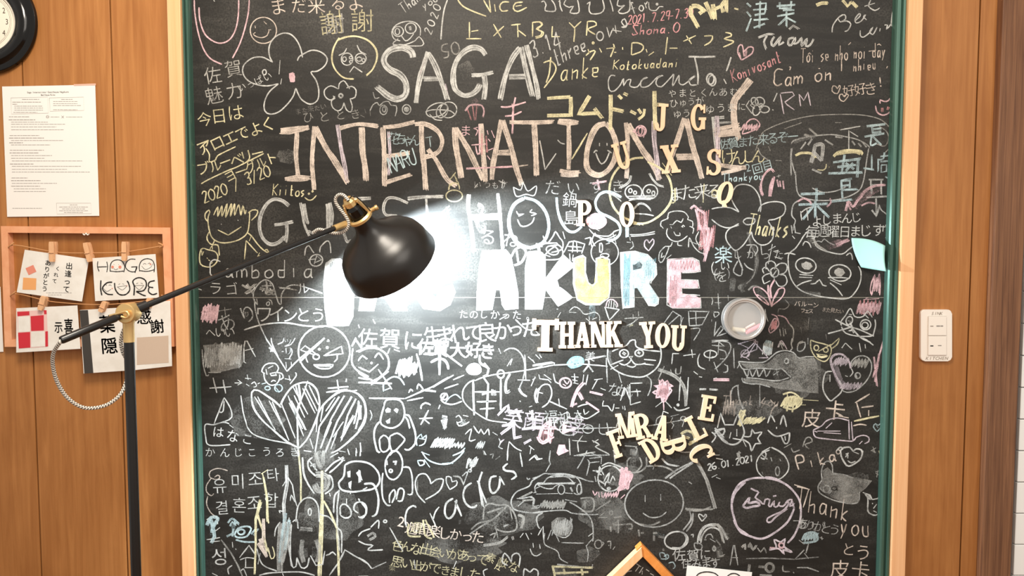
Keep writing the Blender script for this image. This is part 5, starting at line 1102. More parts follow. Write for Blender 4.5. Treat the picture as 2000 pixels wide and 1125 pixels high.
D('W3 3:1240,960 1235,920 1280,860 1325,795 1365,870 1420,880 1460,860 1490,820 1535,880;1560,900 1565,960 1540,1060;1240,970 1280,1030 1400,1060 1530,1060;o1315,910,30,40,20;o1470,950,50,48;o1465,955,30,28|W3 3.4:1180,900 1300,960 1420,1000 1550,1060;1110,1035 1240,1000 1340,970;1310,850 1340,855;1470,860 1500,890;1340,980 1420,1070 1520,1120|W3 4x2:1320,930 1350,990 1310,1010;1330,970 1360,1030|W2 2.4:1300,910 1330,920', 'small chalk cat face with crossed whiskers')
T('バルーン', 820, 750, 1000, 760, 60, 'E3'); T('フェス', 870, 815, 950, 820, 50, 'E3'); T('また見たい', 1080, 805, 1240, 820, 50, 'E2')
D('W2 2.4:0,690 10,720 0,760;/30,740 90,740;/60,650 70,800;/60,700 80,690;/155,670 160,720;20,830 60,830 70,850 30,880 20,840;/0,920 0,900|W2 3:/40,920 20,1060 90,960;/90,960 110,990 50,1060 140,1030;/0,1100 160,1100|G1 2.4:700,710 740,760 700,800 640,800 635,850|P2 3:570,850 620,870 640,920;630,860 700,880 740,940;550,980 600,890 640,920 630,970 560,1030 545,980|R2 3:z570,910,620,1000,8,3|W2 2.4:510,800 520,870 540,920|G2 3:/650,990 660,1060;/680,980 690,1060;/700,990 710,1040;740,940 780,990 780,1060 770,1120|G1 2:/930,880 920,1000;/850,970 860,1030;/1090,1040 1100,1100|Gs 20:900,900 900,1000;1040,900 1060,920', None)
# ---- crop 360,660
CR(360, 660, q)
D('Gh 2:f180,70 280,60 300,40 320,60 480,40 530,50 555,100 560,230 540,280 330,330 250,330 230,250 200,160|W2 3:z190,80,540,270,34,8;170,110 180,250 210,360 235,350;/230,330 350,330|W2 4x2:z340,60,540,240,16,4|K2 3:320,80 310,160 320,240;270,300 290,290', 'filled pale grey chalk rectangle')
D('W3 3:/570,100 580,30 600,30 680,180;/580,120 660,100;/570,60 570,230 590,240|W3 3:/780,0 980,320;980,320 1100,200 1340,0;830,0 840,60 900,190|W3 4x2:810,90 850,130;820,130 860,110|W2 2.6:890,60 940,40 950,0;960,80 1020,60 1060,0;/970,100 975,150;1020,100 1030,140 1000,200;/970,230 975,290;/1020,230 1025,270;/930,130 950,130', None)
T('ツリー', 990, 40, 990, 200, 80, 'W1')
D('W3 3.6:o1335,130,245,245|W3 3:/1110,115 1155,75 1280,170;/1110,115 1240,160;1160,150 1165,200 1180,235;/1330,170 1500,80 1515,150 1340,170;1460,150 1460,200 1430,230;o1260,180,30,25;/1235,255 1425,255;1235,255 1290,290 1390,290 1425,255;1265,270 1400,270|W3 3:o1290,108,8,6;o1365,92,8,8;1360,30 1385,30 1370,15|W3 5x2:/1340,0 1100,230', 'chalk round face with slanted spectacles', )
D('W3 4:1610,100 1600,230 1640,300 1700,340 1761,370;1640,130 1700,110 1761,80|W3 3:/1660,220 1700,170 1750,200;/1680,280 1750,320|W3 5x2:/1600,80 1640,0;/1640,20 1700,110')
D('W3 3.4:/240,480 450,465;/275,380 310,525;/370,400 395,530|W3 2.6:/480,430 540,430;/510,400 550,430 510,450;/600,350 610,400;/580,385 640,390;590,440 620,460;640,440 670,420 690,460 660,470;/700,440 720,430|B2 3:740,440 780,430;o795,480,24,18;o900,480,36,34;870,470 910,520', None)
D('W3 3:770,340 740,320 760,270 800,245 870,245 900,290 880,330;760,340 770,400 820,450 880,440 910,390 910,350;880,330 930,340 945,380 910,400;/820,340 870,330 880,355 830,360 820,340;/780,300 790,350;830,420 850,405 875,415;800,290 850,265|W3 2.6:/960,390 1020,400;/1000,360 1010,410;1060,330 1070,360 1010,440', None)
D('W3 3:/380,570 285,820;380,570 430,650 455,730 430,780 280,830;380,600 370,700 340,710 330,690|W3 3:/540,550 560,700 600,850;600,850 660,920 800,970 1000,1010 1090,1050;430,820 370,805 280,830 200,830 205,950 240,1025 440,1020;430,830 470,860')
D('W3 4x2:1090,1050 980,990 850,880 740,780 660,660 645,520 700,500 800,560 880,620 920,660;920,640 960,560 1030,470 1110,430 1190,430 1260,490 1290,600 1280,720 1230,850 1170,970 1100,1050|W3 3:/670,560 870,880;/700,560 850,850;/810,600 950,870;/840,610 1000,980;/930,630 1060,960;/990,550 1140,940;/1000,620 1130,870;/1040,470 1180,730;/1050,550 1150,760;/1130,480 1250,720;/1150,460 1270,700;/1190,450 1280,640;/1180,410 1080,700 1080,1040;/1060,440 1100,600|W3 4x2:/1020,600 1160,880|W3 4x2:1090,430 1110,600 1080,700 1090,1125', 'large hatched chalk heart')
D('W3 4x2:1280,720 1320,650 1400,570 1500,510 1600,510 1690,560 1730,650 1730,780 1680,880 1580,980 1470,1070 1400,1100|W3 4x2:/1480,560 1290,850 1250,1090;/1530,550 1400,780 1300,1060;/1600,560 1460,800 1350,1090;/1640,580 1560,740 1500,980;/1670,610 1620,820;/1690,650 1640,860|W3 3:/1440,570 1350,700;/1200,960 1230,1060;/1270,760 1260,900;/1330,640 1300,800;/1460,900 1400,1060;/1520,800 1420,950|W3 6x2:/1620,740 1500,960;/1400,800 1340,950|W3 3:/1560,1060 1570,1100;/1640,1050 1650,1100;/1680,1000 1690,1090;/1480,1080 1540,1090', 'large hatched chalk leaf leaning right')
D('W3 4:/1370,480 1570,465;/1355,520 1560,490;/1460,400 1480,530;/1550,390 1545,420;/1510,500 1430,540;/1600,510 1650,500')
T('はなこ', 330, 900, 600, 960, 130, 'W3', off=0); T('かんじこうろき', 250, 1090, 1050, 1090, 100, 'W3')
# ---- crop 700,660
CR(700, 660, q)
D('W3 4.5:0,135 80,100 180,100 260,150 290,220 280,300 200,380 140,410;0,330 60,370 140,410;/0,425 320,435;/0,380 100,400|W3 3.4:0,210 40,170 80,205;155,190 195,145 240,205;/0,280 105,325 190,250;/280,150 300,100;/190,300 320,490;/120,450 290,320;340,110 395,130;o125,240,5,5', None)
D('W3 5x3:z370,220,560,350,12,12;z400,200,500,360,10,8;/380,240 560,260;/380,330 560,320|W3 5:/555,150 590,280 610,410', None)
T('佐賀大好き', 640, 90, 1240, 120, 170, 'W3', off=0); T('佐賀大好き', 648, 94, 1246, 124, 170, 'W3', off=0)
D('W3 6:/775,40 775,355;690,235 760,200 820,210 850,250 860,300;830,150 990,270|W3 3:1450,260 1470,200;/1590,160 1600,400;/1730,160 1750,190;/1620,180 1680,230;/1420,270 1465,200', None)
D('W3 3.4:1030,300 1060,260 1120,245 1160,270 1170,320 1130,350 1060,340 1030,300|Wf 2:f1040,300 1070,262 1120,250 1160,275 1165,320 1125,345 1060,335|R2 2:1060,280 1070,290;1110,290 1120,295;1080,320 1120,325|W3 5x2:1160,160 1160,230 1190,260 1240,290 1230,350;1200,240 1250,300;1190,370 1240,350|W3 4x2:o1360,345,32,38;1360,310 1380,310', None)
D('W3 3:1110,400 1050,430 1000,500 1000,590 1050,660 1130,720 1230,780 1330,800 1420,810;1110,410 1180,380 1300,350 1450,330 1650,300 1761,270|W3 5:/1095,400 1105,740;/1190,370 1240,440 1225,770;/1360,390 1360,690|W3 4:/1110,515 1350,515;/1130,610 1320,605;/1160,680 1300,670|W3 5x2:1180,540 1240,520;/1280,490 1280,550;/1300,500 1310,550|W3 6x2:1450,340 1410,420 1410,520 1440,510|W2 3:1390,130 1440,100 1510,110 1570,180 1590,300 1560,430 1540,480 1590,560;1340,100 1360,150|W3 5:1530,480 1560,530 1610,560', None)
D('W3 3.6:/100,575 440,580;/445,580 700,470 910,355;/905,400 1010,355;/820,485 955,440;/465,600 620,570;480,525 500,490 520,510;560,490 575,440 620,490;600,500 740,515;640,490 740,510|W3 5x2:/710,470 860,380', 'chalk aeroplane shape')
D('W3 4:245,650 260,600 330,585 400,600 430,650 440,740 400,820 330,860 260,850 210,800 245,650|Wf 2:f255,690 280,665 310,680 305,710 265,715;f335,690 360,670 385,685 370,720;f260,795 305,765 300,815 275,820|W3 4.5:200,800 160,860 150,950 180,1080 210,1090;430,740 480,740 520,830 545,920 540,1010 480,1070 440,1060|W3 4x2:440,750 470,780 490,860|W3 4:200,970 240,930 290,970 290,1060 240,1090 210,1060 200,970;300,940 370,910 430,950 440,980 390,1040 330,1090 300,1020 300,940;360,1080 410,1125;330,1090 300,1125', 'chalk seated round animal with white eyes')
D('B3 3:560,1030 555,970 600,920 610,960 650,930 630,1010 580,1030;580,960 640,970|B3 3.4:600,1090 680,1120;900,1125 980,1090 1020,1050;240,510 240,440 280,400 340,370 400,390 440,450;250,500 300,480', None)
D('W3 4:/580,770 710,765;/670,690 595,830;/620,770 680,820;600,680 600,650 640,620 690,640|W3 8x3:/800,750 850,760;/800,780 830,860;/840,770 820,870|B2 3:830,620 870,570 930,540 980,580|W3 3.6:790,590 820,620 900,635 990,605;o820,560,32,30;/780,640 765,680|W3 4x2:790,600 830,540 850,530', None)
D('W3 4x2:z710,960,900,1050,18,20;z900,1000,1010,1050,8,8|W3 3:930,760 960,740 990,790 950,810;1000,740 1050,750;940,800 960,840 1010,830 1060,800;1020,920 1080,870 1060,980 1120,970;1100,840 1150,910 1170,870 1200,920 1240,870 1250,930|W2 3:z1130,990,1200,1060,8,10;1340,960 1360,1000 1340,1040 1380,1060;1280,900 1330,930;/1200,1080 1220,1120|V3 3:1350,1000 1390,970 1350,1010', None)
T('楽', 1000, 800, 1000, 800, 60, 'W2'); D('V3 6x2:/1330,740 1430,640 1440,720;/1440,720 1560,700;/1500,680 1550,790;1370,840 1440,830 1500,800;/1360,920 1500,810;/1480,800 1490,960;/1480,960 1560,940;1620,770 1760,790;/1660,690 1680,880;/1560,870 1740,850;1580,1010 1650,970', 'bold white and pink chalk characters at the centre', 'chalk_writing')
T('笑顔で幸', 1470, 770, 2080, 850, 200, 'V2', off=0)
D('W3 3:1540,600 1550,610;1630,660 1660,650;1720,480 1690,560 1720,620;/1520,400 1640,405;1690,370 1650,460|W3 3:/1420,1120 1440,990;1440,990 1500,1050 1560,1080;/1630,1030 1680,1070;1640,1110 1650,1040|W2 3:110,690 130,740 110,790;20,1000 20,1125', None)
D('W3 5:0,540 50,600 70,700 50,800 0,890;/0,600 10,780|W1 5x2:20,640 20,780')
# ---- crop 1040,660
CR(1040, 660, q)
D('W3 3:/30,160 70,200;/0,210 20,240;/0,260 180,230 210,240 205,265;/0,300 200,260 480,250 720,270;/0,270 200,240;/60,350 70,390 150,400 180,430;/110,350 180,400;200,340 220,420 270,440;/0,400 30,380', None)
D('W3 3.4:40,480 20,550 40,620 60,500 100,450 160,450 185,530 150,620 90,665;/150,600 330,680;/250,580 260,660;100,530 60,520', None)
D('P3 4x2:o315,430,55,48|P3 3:300,400 330,440 350,410;290,440 320,460|W3 3:/370,370 440,375;/400,340 405,430;380,400 430,410;390,430 440,440;/490,350 480,430;/530,350 510,450', 'pink chalk ring scribble')
D('P3 8x2:370,660 400,560 450,470 490,430;440,520 480,590|P3 5x2:370,650 425,625|P3 5x2:/545,515 670,545|P3 5x2:/510,610 630,690|W3 3:/590,400 670,390;/620,400 570,490;/650,480 700,500;430,660 480,640 540,630;430,690 450,740 520,770 640,700;490,680 500,730 540,700', None)
T('ながい', 790, 500, 960, 520, 150, 'W2'); D('W3 3.4:/930,440 935,640;/935,435 1050,430;/935,515 1035,510;/935,640 1035,610;/880,470 840,600;/890,480 930,590|W3 3:680,600 670,650 720,650 760,700 780,630;/790,670 830,670;/860,650 865,680;/880,650 885,690', None)
D('P3 4x2:1170,460 1210,490 1150,520 1190,540 1180,570 1230,560 1240,610 1270,600 1290,560 1330,500 1300,470 1340,460 1300,440 1290,410 1260,430 1240,400 1220,430 1210,400 1215,450 1170,460|Pf 2:f1200,450 1250,420 1300,440 1320,480 1290,560 1250,600 1210,560 1180,520|P3 3:/1250,600 1255,690;/1270,590 1300,540|W3 3:/1175,660 1240,610;/1270,605 1330,670;/1240,740 1250,700 1300,720|R1 2:z1200,440,1300,570,14,4', 'pink chalk sun flower figure')
D('W3 3.4:/1415,370 1400,600;/1490,375 1470,650;1350,660 1380,690 1430,690 1500,665;o1390,640,8,8|G2 8x2:1200,300 1330,350 1420,420 1460,520 1465,650|G2 3:/1200,400 1260,270;/1220,300 1290,340;1320,300 1330,350;1370,290 1370,340 1410,340 1420,270|W3 5x2:/1595,490 1660,490;/1690,490 1761,495', None)
D('W3 3.4:760,130 800,110 900,70 930,30 980,20 990,80 1060,110 1220,130;720,100 720,200 760,280 850,340 960,370 1060,370 1150,320 1210,250 1230,160 1220,80;o875,150,42,38;o1020,145,40,32;/920,180 960,175 940,200 920,180;940,200 930,230 880,260 830,240;940,200 980,250 1050,250 1080,240;900,265 960,280 990,260;/740,260 870,210;/745,300 820,260;/1065,205 1180,215;/1070,250 1160,260|W3 7x2:860,140 890,160;1005,135 1030,150|Ws 16:740,120 730,200 770,270|K1 2:o900,210,30,20', 'chalk cat face under the word YOU')
D('T3 4:330,245 380,190 440,180 480,200 485,240 440,270 370,285 330,245|Tf 2:f335,245 380,195 440,185 478,205 480,240 440,265 370,280|K3 3:370,225 380,235;430,240 440,245;395,250 415,250', 'small turquoise chalk fish with a face')
T('美', 550, 170, 550, 170, 110, 'W3'); D('W3 4x2:/500,210 700,170;530,210 540,250 485,325;540,270 580,325|W2 3:/705,190 715,430;820,330 850,430;1080,360 1130,400 1130,480 1100,555|W3 3:/1400,150 1340,150 1330,250;/1440,170 1560,155;/1520,110 1530,190;1700,110 1690,220;o1700,155,60,35;1600,150 1580,200 1590,270 1650,300;/1730,390 1761,380;1540,320 1580,350;/1590,370 1620,375', None)
T('福祉ろ', 170, 760, 430, 760, 140, 'W2', off=0)
D('P3 8x2:60,960 100,850 170,800;/40,860 230,860;/170,780 160,1000;50,940 100,1000 200,940;110,900 200,920|P3 6x2:/300,810 290,910;290,910 360,880 400,870|Pf 2:f290,830 330,830 320,870 420,870 300,915 285,900;f250,1020 310,1020 320,1060 350,1080 250,1125 230,1100|R1 2:z80,850,200,990,10,8', 'bold pink chalk character with hanging strokes')
D('W2 2.6:/230,875 800,855;420,720 440,790 470,830;270,740 340,710 350,750 310,790;/280,800 370,810;o350,870,90,60;o530,870,50,40;o530,860,20,10;640,820 645,910 720,910 710,810;/650,860 710,860;800,860 820,800 870,770;1100,840 1200,825 1350,800 1440,780;1180,820 1190,770 1240,740;1320,750 1400,730;/1340,760 1320,800 1350,830 1330,870;/1430,850 1450,790 1560,850;o1440,770,24,20|G3 3:/350,960 360,1120;380,980 520,990;/480,930 430,1000 440,1090;570,980 640,1020 600,1040 730,1110;/580,1000 630,970;/420,1120 600,1090;/770,1070 790,1110', None)
D('G2 3:/880,1030 1000,1040;980,1050 1000,1060 980,1125|Gs 40:960,1060 960,1120|Y2 6x2:1420,920 1470,890 1530,910 1550,980 1490,1020;1440,940 1500,960;1500,1000 1580,980|Gs 40:1440,910 1520,930 1570,1000|W2 2.6:1310,930 1320,990;1350,1050 1420,1090 1520,1090', None)
# ---- crop 1390,660
CR(1390, 660, q)
D('W2 3:0,40 100,30 170,50 180,110 130,200 30,300;/0,180 40,180;/0,70 120,80 60,30;70,20 60,160;70,110 130,130 140,170;/80,200 120,200;20,230 60,330;150,260 150,320 110,330;120,250 150,270;/210,100 215,290|P3 7x2:/15,400 170,400|W2 4x2:/0,490 60,495', None)
D('V2 2.6:250,60 420,20 300,150 280,190;/430,30 330,190 360,210;/400,30 540,190;/440,30 430,110 300,160;o320,150,40,35;/450,190 540,190;250,50 360,100;630,90 660,30 680,40 720,110|W2 3:/650,30 680,110;640,90 660,40 690,80|Bh 2:f490,60 520,20 570,30 580,110 550,170 510,150|W3 3:z490,40,580,160,10,4|W2 3:770,0 760,60 770,100 740,130;870,30 830,50 820,120 860,125 890,90 890,40 850,50;840,60 860,30;920,0 920,60', None)
D('W2 3:255,225 400,235 500,230 560,190 620,140 700,120 780,140 830,190 900,180 980,180;255,225 290,290 330,300 450,290 620,300 660,290 690,310 760,380;270,240 245,290;290,380 300,420 380,440 450,440 560,470;330,380 450,390 620,410 740,380;460,450 460,660;250,450 260,570 300,680;180,570 200,480 260,450;830,200 900,200;o715,220,18,25|Gh 2:f560,220 620,160 700,135 780,150 830,200 980,190 1010,250 1020,530 900,520 760,500 600,480 540,450 620,430 740,400 780,370 700,310 620,300 520,290 420,285 330,290 270,240 400,245 520,245|Gh 2:f300,385 420,400 600,420 640,440 560,460 440,435 310,420|K2 3:/360,310 340,370;/420,310 410,370;/480,320 470,370;600,320 640,310 610,360|W2 3:300,290 340,370 360,300 390,370 430,300 450,370 500,300 520,370 560,310;/590,355 640,320;/620,300 630,360;740,350 780,380;690,220 720,200|K3 5:705,235 715,210|Gs 60:800,260 840,400 900,480;1000,200 1000,400', 'chalk drawing of a crocodile head with open jaws')
D('Y2 3:945,20 1000,40 1080,60 1140,90 1130,170 1080,225 1000,190 950,110 945,20;/1130,80 1220,0;1150,100 1200,60 1220,10;o1000,95,22,25;o1090,115,22,22;/1020,130 1140,60;1000,150 1050,190 1110,170;1010,155 1100,165|Y3 5x2:1010,170 1050,185 1100,175', 'small yellow chalk imp face with pointed ears')
T('へ', 1290, 80, 1290, 80, 120, 'W3'); D('W3 3:/1410,50 1425,135;/1465,60 1470,100;1440,0 1480,20 1545,70')
D('P3 4x2:/1640,30 1540,380;/1660,110 1630,340;/1660,110 1660,380;/1550,180 1580,460|P2 5x2:/1600,150 1560,420;/1690,120 1650,300', 'pink chalk strokes at the right edge')
D('V2 5x2:1260,490 1200,390 1150,280 1140,200 1180,160 1250,160 1310,220 1330,290|W2 3:1330,280 1340,220 1400,175 1480,180 1525,240 1520,330 1470,420 1380,500 1290,520 1250,500|V2 4x2:z1170,190,1300,260,12,10;z1240,430,1420,490,12,15|G2 4x2:z1350,200,1490,280,10,12|W2 3:1330,290 1350,330 1320,370;/1275,360 1300,370;1380,350 1390,390 1410,380;o1395,360,25,28|Vs 30:1160,220 1200,350 1250,450 1350,470|W3 3.4:1150,320 1090,330 1065,420 1070,510 1130,600 1170,580 1235,520 1245,460 1200,380;1130,350 1130,420', 'chalk heart with shaded lobes and a small face')
D('Y3 4x2:z680,560,850,650,22,20;680,540 760,520 830,560 860,620 780,680 680,660;/710,620 720,700;/780,640 770,710|Y2 3:860,590 1020,600;830,640 900,640;720,530 740,590 800,560', 'yellow chalk scribble above the smiling face')
D('Y3 4x2:z270,700,300,830,8,20;z310,760,480,820,14,25;260,760 280,690 320,740|Gs 50:120,600 200,680 300,640|E1 3:z110,590,230,740,10,4', 'yellow chalk scribble over a faint greeting'); H('Thank you', 100, 640, 640, 650, 90, 'E1', 2.6); D('E2 3:/180,500 180,640;/510,570 470,620 540,640;560,590 600,630;630,630 580,680 560,740')
D('W3 3.6:/55,860 85,720 125,830 210,830 250,730 300,850|W3 4:30,880 60,920 120,990 200,1020 270,990 310,910 300,850;/170,960 185,900;/240,870 240,940|W3 4x2:50,880 120,870 110,920 60,930;/30,860 120,960;/20,920 120,860;/60,930 150,1000|W3 3.4:300,940 370,940 385,870 410,910 480,900 440,960 470,1010 420,1010 380,1080 360,1010 280,960;290,960 330,1040;/200,960 330,980;0,900 40,940 0,1000', 'chalk smiling cat face with a star')
D('W3 3.6:535,815 565,740 605,805;655,830 685,740 715,850;/620,850 620,870;535,880 620,940 745,905;665,940 700,1010 735,990 745,905;700,940 705,980', 'chalk winking face sticking out its tongue')
T('皮', 960, 770, 960, 770, 210, 'E3', off=0); T('卡', 1185, 700, 1185, 700, 220, 'E3', off=0); D('E3 4:/1370,620 1510,535;/1385,620 1425,760;/1430,665 1545,650;/1500,690 1500,745|Y3 5:/1360,795 1600,745|E3 3.4:1350,840 1420,825 1480,835;1210,745 1310,765', None)
D('V3 3:970,880 1050,840 1100,790 1200,765 1310,790;970,880 990,945 1100,965 1250,980 1350,985 1380,950 1450,930 1500,950 1500,990 1460,1010;/1310,780 1315,970;/1335,800 1350,990;1010,890 1230,890;1070,905 1235,915;1090,865 1150,810;/980,890 1010,900;/1410,1015 1440,985', 'chalk drawing of a canvas shoe')
D('B2 3:1580,895 1545,850 1565,820 1590,835 1630,810 1610,860 1580,895;/1570,830 1590,860')
D('G2 3:690,1050 760,1010;760,1050 780,1090 840,1070;870,1040 900,960 940,950 960,990 890,1020 930,1060;/1540,1040 1560,1090;/1520,1080 1570,1050;/1605,1075 1620,1125|W3 4:480,1090 560,1045;570,1045 640,1080 690,1120;/510,1080 520,1125;1190,1080 1220,1050 1240,1045 1250,1070;1240,1120 1230,1080 1260,1050 1320,1045 1350,1080 1380,1060 1430,1070 1440,1120;1280,1110 1310,1100|G1 8x2:250,1090 270,1110', None)
# ---- crop 360,880
q = 0.2178
CR(360, 880, q)
D('E2 2.6:390,180 300,160 230,190 230,240 290,260 320,240 300,220 270,240;240,250 200,310 200,370 240,405 265,385;210,410 200,480 240,560 300,600', None)
T('유미조타', 310, 310, 790, 220, 150, 'W3', rot=0); T('결혼조합', 340, 510, 770, 440, 150, 'W3', rot=0)
D('Y3 3:z0,0,1,1,2;/690,210 750,170;/700,200 720,300 745,500 755,655|Y3 5x2:/710,240 740,420 745,640', None)
D('B2 8x3:200,670 240,600 300,610 260,680 250,740;/240,620 270,770 240,830|W3 3:200,620 280,590 300,660;280,720 320,690;/200,800 320,780;230,820 320,810|B2 5x2:390,650 430,610 490,660;410,680 430,640 460,670 450,620;/430,770 440,700;380,770 440,740|B3 4x2:450,760 480,700 560,680 600,700 560,770 480,780 450,760;o510,730,30,24;/600,750 640,700;/620,760 665,700;460,800 540,820 640,820|Bs 26:240,640 250,760;440,640 440,780', 'pale blue chalk fish and characters at the lower left')
T('성', 305, 960, 305, 960, 190, 'W3', off=0)
D('W3 3:/495,960 580,850 640,940;500,980 560,960 640,970;/550,960 550,1050;/540,1050 620,1050;400,1110 390,1060 430,1030;/250,1100 300,1125|G2 4:/330,800 420,920 480,1030 520,1125|W3 2.6:510,1080 530,1060 560,1125;460,880 465,890;430,820 435,870', None)
D('Y3 5x2:/680,440 640,620 640,850 630,1110;/690,460 655,580 700,700 740,900|Y3 4:/660,560 690,680|E3 8x3:/710,610 710,820;/680,790 730,930;/660,830 740,950|Y3 3:740,560 760,650;790,860 810,940 780,970 750,870|W3 3:650,880 700,1020 830,1080;680,920 660,1020', 'pale yellow chalk grass blades')
D('W3 8x3:/915,130 920,290 890,480 905,660|B2 8x3:/905,560 890,700 870,850 860,1000;/940,620 920,780 900,900|G2 14x4:/870,650 860,900 860,1080;/930,640 920,800 870,1000|W3 3:/880,320 930,240 970,310 990,430 1010,500;950,450 960,400 990,460;860,560 850,540 880,545;810,770 820,700 860,640;940,600 930,760 940,900 970,1040', None)
D('Y3 4x2:/1025,0 1045,250 1045,460|W3 4x2:1060,60 1070,200 1110,300 1170,390|Gh 2:f1160,20 1220,0 1260,40 1260,120 1230,170 1190,150|G2 8x3:1180,20 1200,100 1230,160;1250,0 1240,100|Gs 50:1200,30 1210,120 1230,250 1200,400|G2 14x4:1180,220 1230,220 1280,250 1270,330 1200,360 1170,300|Y3 6x2:/1235,180 1235,460 1215,800 1205,1125|Y3 4:/1245,440 1240,700 1225,1125|W3 4:1180,230 1120,170 1110,100 1150,60;1170,170 1170,120 1130,140;1260,190 1340,110 1420,70;1300,200 1360,150 1430,80;1380,60 1440,90;1290,220 1320,240 1330,330 1260,390;1300,380 1310,410;/1120,90 1190,180|W3 6x2:1400,80 1430,60', 'chalk insect on a long flower stem')
D('W3 3.4:1000,640 1020,500 1080,430 1150,430 1200,500 1210,640;970,640 1010,620 1020,700;960,660 950,850 960,1030 1000,1040 1010,960;1010,960 1050,1050 1100,1040 1120,960;/1130,940 1180,1030 1240,1020 1260,900;o1125,550,14,30;1200,560 1240,580 1300,600 1380,700 1410,740 1410,920|Gs 60:1090,560 1080,640 1100,720;1060,880 1070,960;1190,860 1180,960|G1 10x2:1060,800 1050,900 1070,1000;1180,800 1210,900 1190,1000;1040,700 1150,710|Ws 10:1070,620 1110,620', 'faint chalk seated figure')
D('Y3 5x2:/1250,450 1310,560 1370,700 1380,900 1385,1125|W3 4x2:/1390,350 1370,500 1370,700 1390,900|W3 4:1390,360 1350,400 1340,500 1340,560|W3 3.4:1270,940 1300,930 1330,910 1360,940;/1400,980 1440,890 1653,1020;/1440,890 1380,1010 1300,1120;670,1120 750,1100 900,1090 1050,1090 1170,1120;880,1100 890,1125')
D('W3 4.5:1440,130 1500,100 1600,100 1680,130 1740,200 1750,280 1700,340 1600,360 1500,370 1410,350 1385,290 1430,230 1440,130|Wf 2:f1460,190 1490,180 1490,240 1465,240;f1540,200 1570,175 1600,270 1575,260;f1470,290 1500,270 1495,350 1475,330|W3 4:1560,560 1520,530 1530,480 1570,460 1620,480 1635,540 1600,605 1560,590;/1570,435 1570,460;1400,580 1400,500 1440,480 1490,530 1490,590 1440,605 1400,580;/1455,430 1455,480;/1490,370 1490,390;/1600,350 1640,330', 'chalk round headed figure with white eyes')
T('ん', 0, -400, 0, -400, 1, 'W1')
D('W3 4:/1470,0 1480,40;/1540,0 1540,50;/1580,0 1575,50;1310,60 1380,20;1070,0 1140,10', None)
# ---- crop 700,880
CR(700, 880, q)
D('W3 4:240,160 245,90 290,20 330,0 370,30 395,100 385,190 340,250 300,260 260,230 240,160;220,200 210,300 220,430 260,490 290,490;400,150 450,150 475,200 485,290 480,390 440,390;280,470 280,400 320,350 330,400 300,470;340,440 360,350 390,340 410,370 390,450 350,450|W3 5x2:310,100 340,100;330,130 340,90;250,90 255,130|W3 4:o290,182,14,14', 'chalk penguin like figure with an oval head')
D('W3 5:50,300 130,300 170,380 180,470 160,570 120,590;30,470 70,520 60,580 10,600;0,430 10,450|Wf 2:f0,170 20,180 25,280 0,290', None)
D('B3 3.4:570,10 620,80 720,120 820,115 900,60 950,0;530,90 580,90 590,120 550,135 530,90;590,80 640,150|B2 4x2:750,120 850,110', None)
D('W3 4x2:970,160 990,70 1010,110 1060,60 1000,180;z980,70,1060,150,6,10|W2 2.6:o1000,180,14,12;930,230 980,190 940,310|W3 3.4:600,470 530,390 510,290 540,220 600,210 640,260 650,300;650,300 700,260 760,260 740,340 690,390 600,440|G1 4:530,260 530,360|W3 3:820,350 790,290 790,235 830,240 840,280 880,270 880,310 820,350|G2 4:850,230 910,240 940,300', 'chalk hearts')
D('W3 4.5:520,510 490,495 440,530 420,610 430,680|W3 3.4:/640,560 700,690;670,620 690,550 725,505|W3 5:850,430 790,470 775,560 810,610 860,560 880,440;/865,450 925,590|W3 5:1015,290 960,330 940,400 960,470 1010,510 1055,500 1055,485|W3 5x2:/1110,190 1080,280 1115,500|W3 4:/1065,270 1150,475|W3 5:1240,230 1190,240 1175,310 1190,370 1220,380 1260,330 1270,240;/1265,230 1310,310|W3 5:1340,115 1300,150 1320,180 1390,190 1415,230 1370,260', 'chalk handwriting rising to the right', 'chalk_writing')
T('2週間楽しかった', 370, 680, 1080, 780, 130, 'E3', off=0); T('色んな出会いがあって', 350, 850, 1110, 970, 120, 'Y2', off=0); T('素敵な', 1190, 960, 1400, 1050, 110, 'Y2', off=0); T('思い出ができました', 350, 1000, 1040, 1110, 115, 'Y2', off=0)
T('週', 520, 690, 520, 690, 125, 'Y2', off=0); T('々', 1250, 1050, 1250, 1050, 90, 'Y3', off=0); D('W3 3:/280,690 400,905|Y2 4x2:450,660 450,760 560,770;580,620 600,760 660,790;/600,620 680,780', None)
D('Gs 60:1240,560 1300,600 1350,680;1160,640 1260,720|G2 4:1120,620 1130,510 1180,475 1250,490 1330,490 1390,550 1420,640 1410,710 1320,730 1230,700 1240,670;1010,710 1080,650 1200,620 1330,500;1000,750 1100,680 1200,620;/1150,560 1300,510;1360,520 1380,620;1310,680 1350,660;1180,760 1230,740 1210,790;1230,680 1250,780|W2 4x2:1300,680 1340,665|G2 6x2:1430,580 1480,600 1460,700;1120,850 1260,830 1340,770;1380,770 1390,800|Gs 40:1450,580 1470,680;1180,820 1280,800', 'smudged faint chalk head')
D('W2 3.4:1640,220 1560,270 1530,320 1420,370 1370,450 1390,520 1460,545 1580,560 1653,545;1653,560 1600,600 1610,680 1630,700|W2 3:/1420,430 1470,430 1560,410;/1430,500 1490,450;/1440,490 1500,440;1560,500 1570,430 1540,420;1590,340 1630,320;1570,380 1600,370;1550,520 1620,510 1640,470;1510,240 1520,260 1540,250|G3 4x2:1440,430 1560,370;1470,450 1580,440|W3 3:/1545,740 1555,750;1450,780 1480,740;/1500,740 1530,800|W3 3:1540,880 1560,930 1600,945 1640,920;/1565,830 1570,870;/1625,840 1630,880', 'chalk scribbled spiky head')
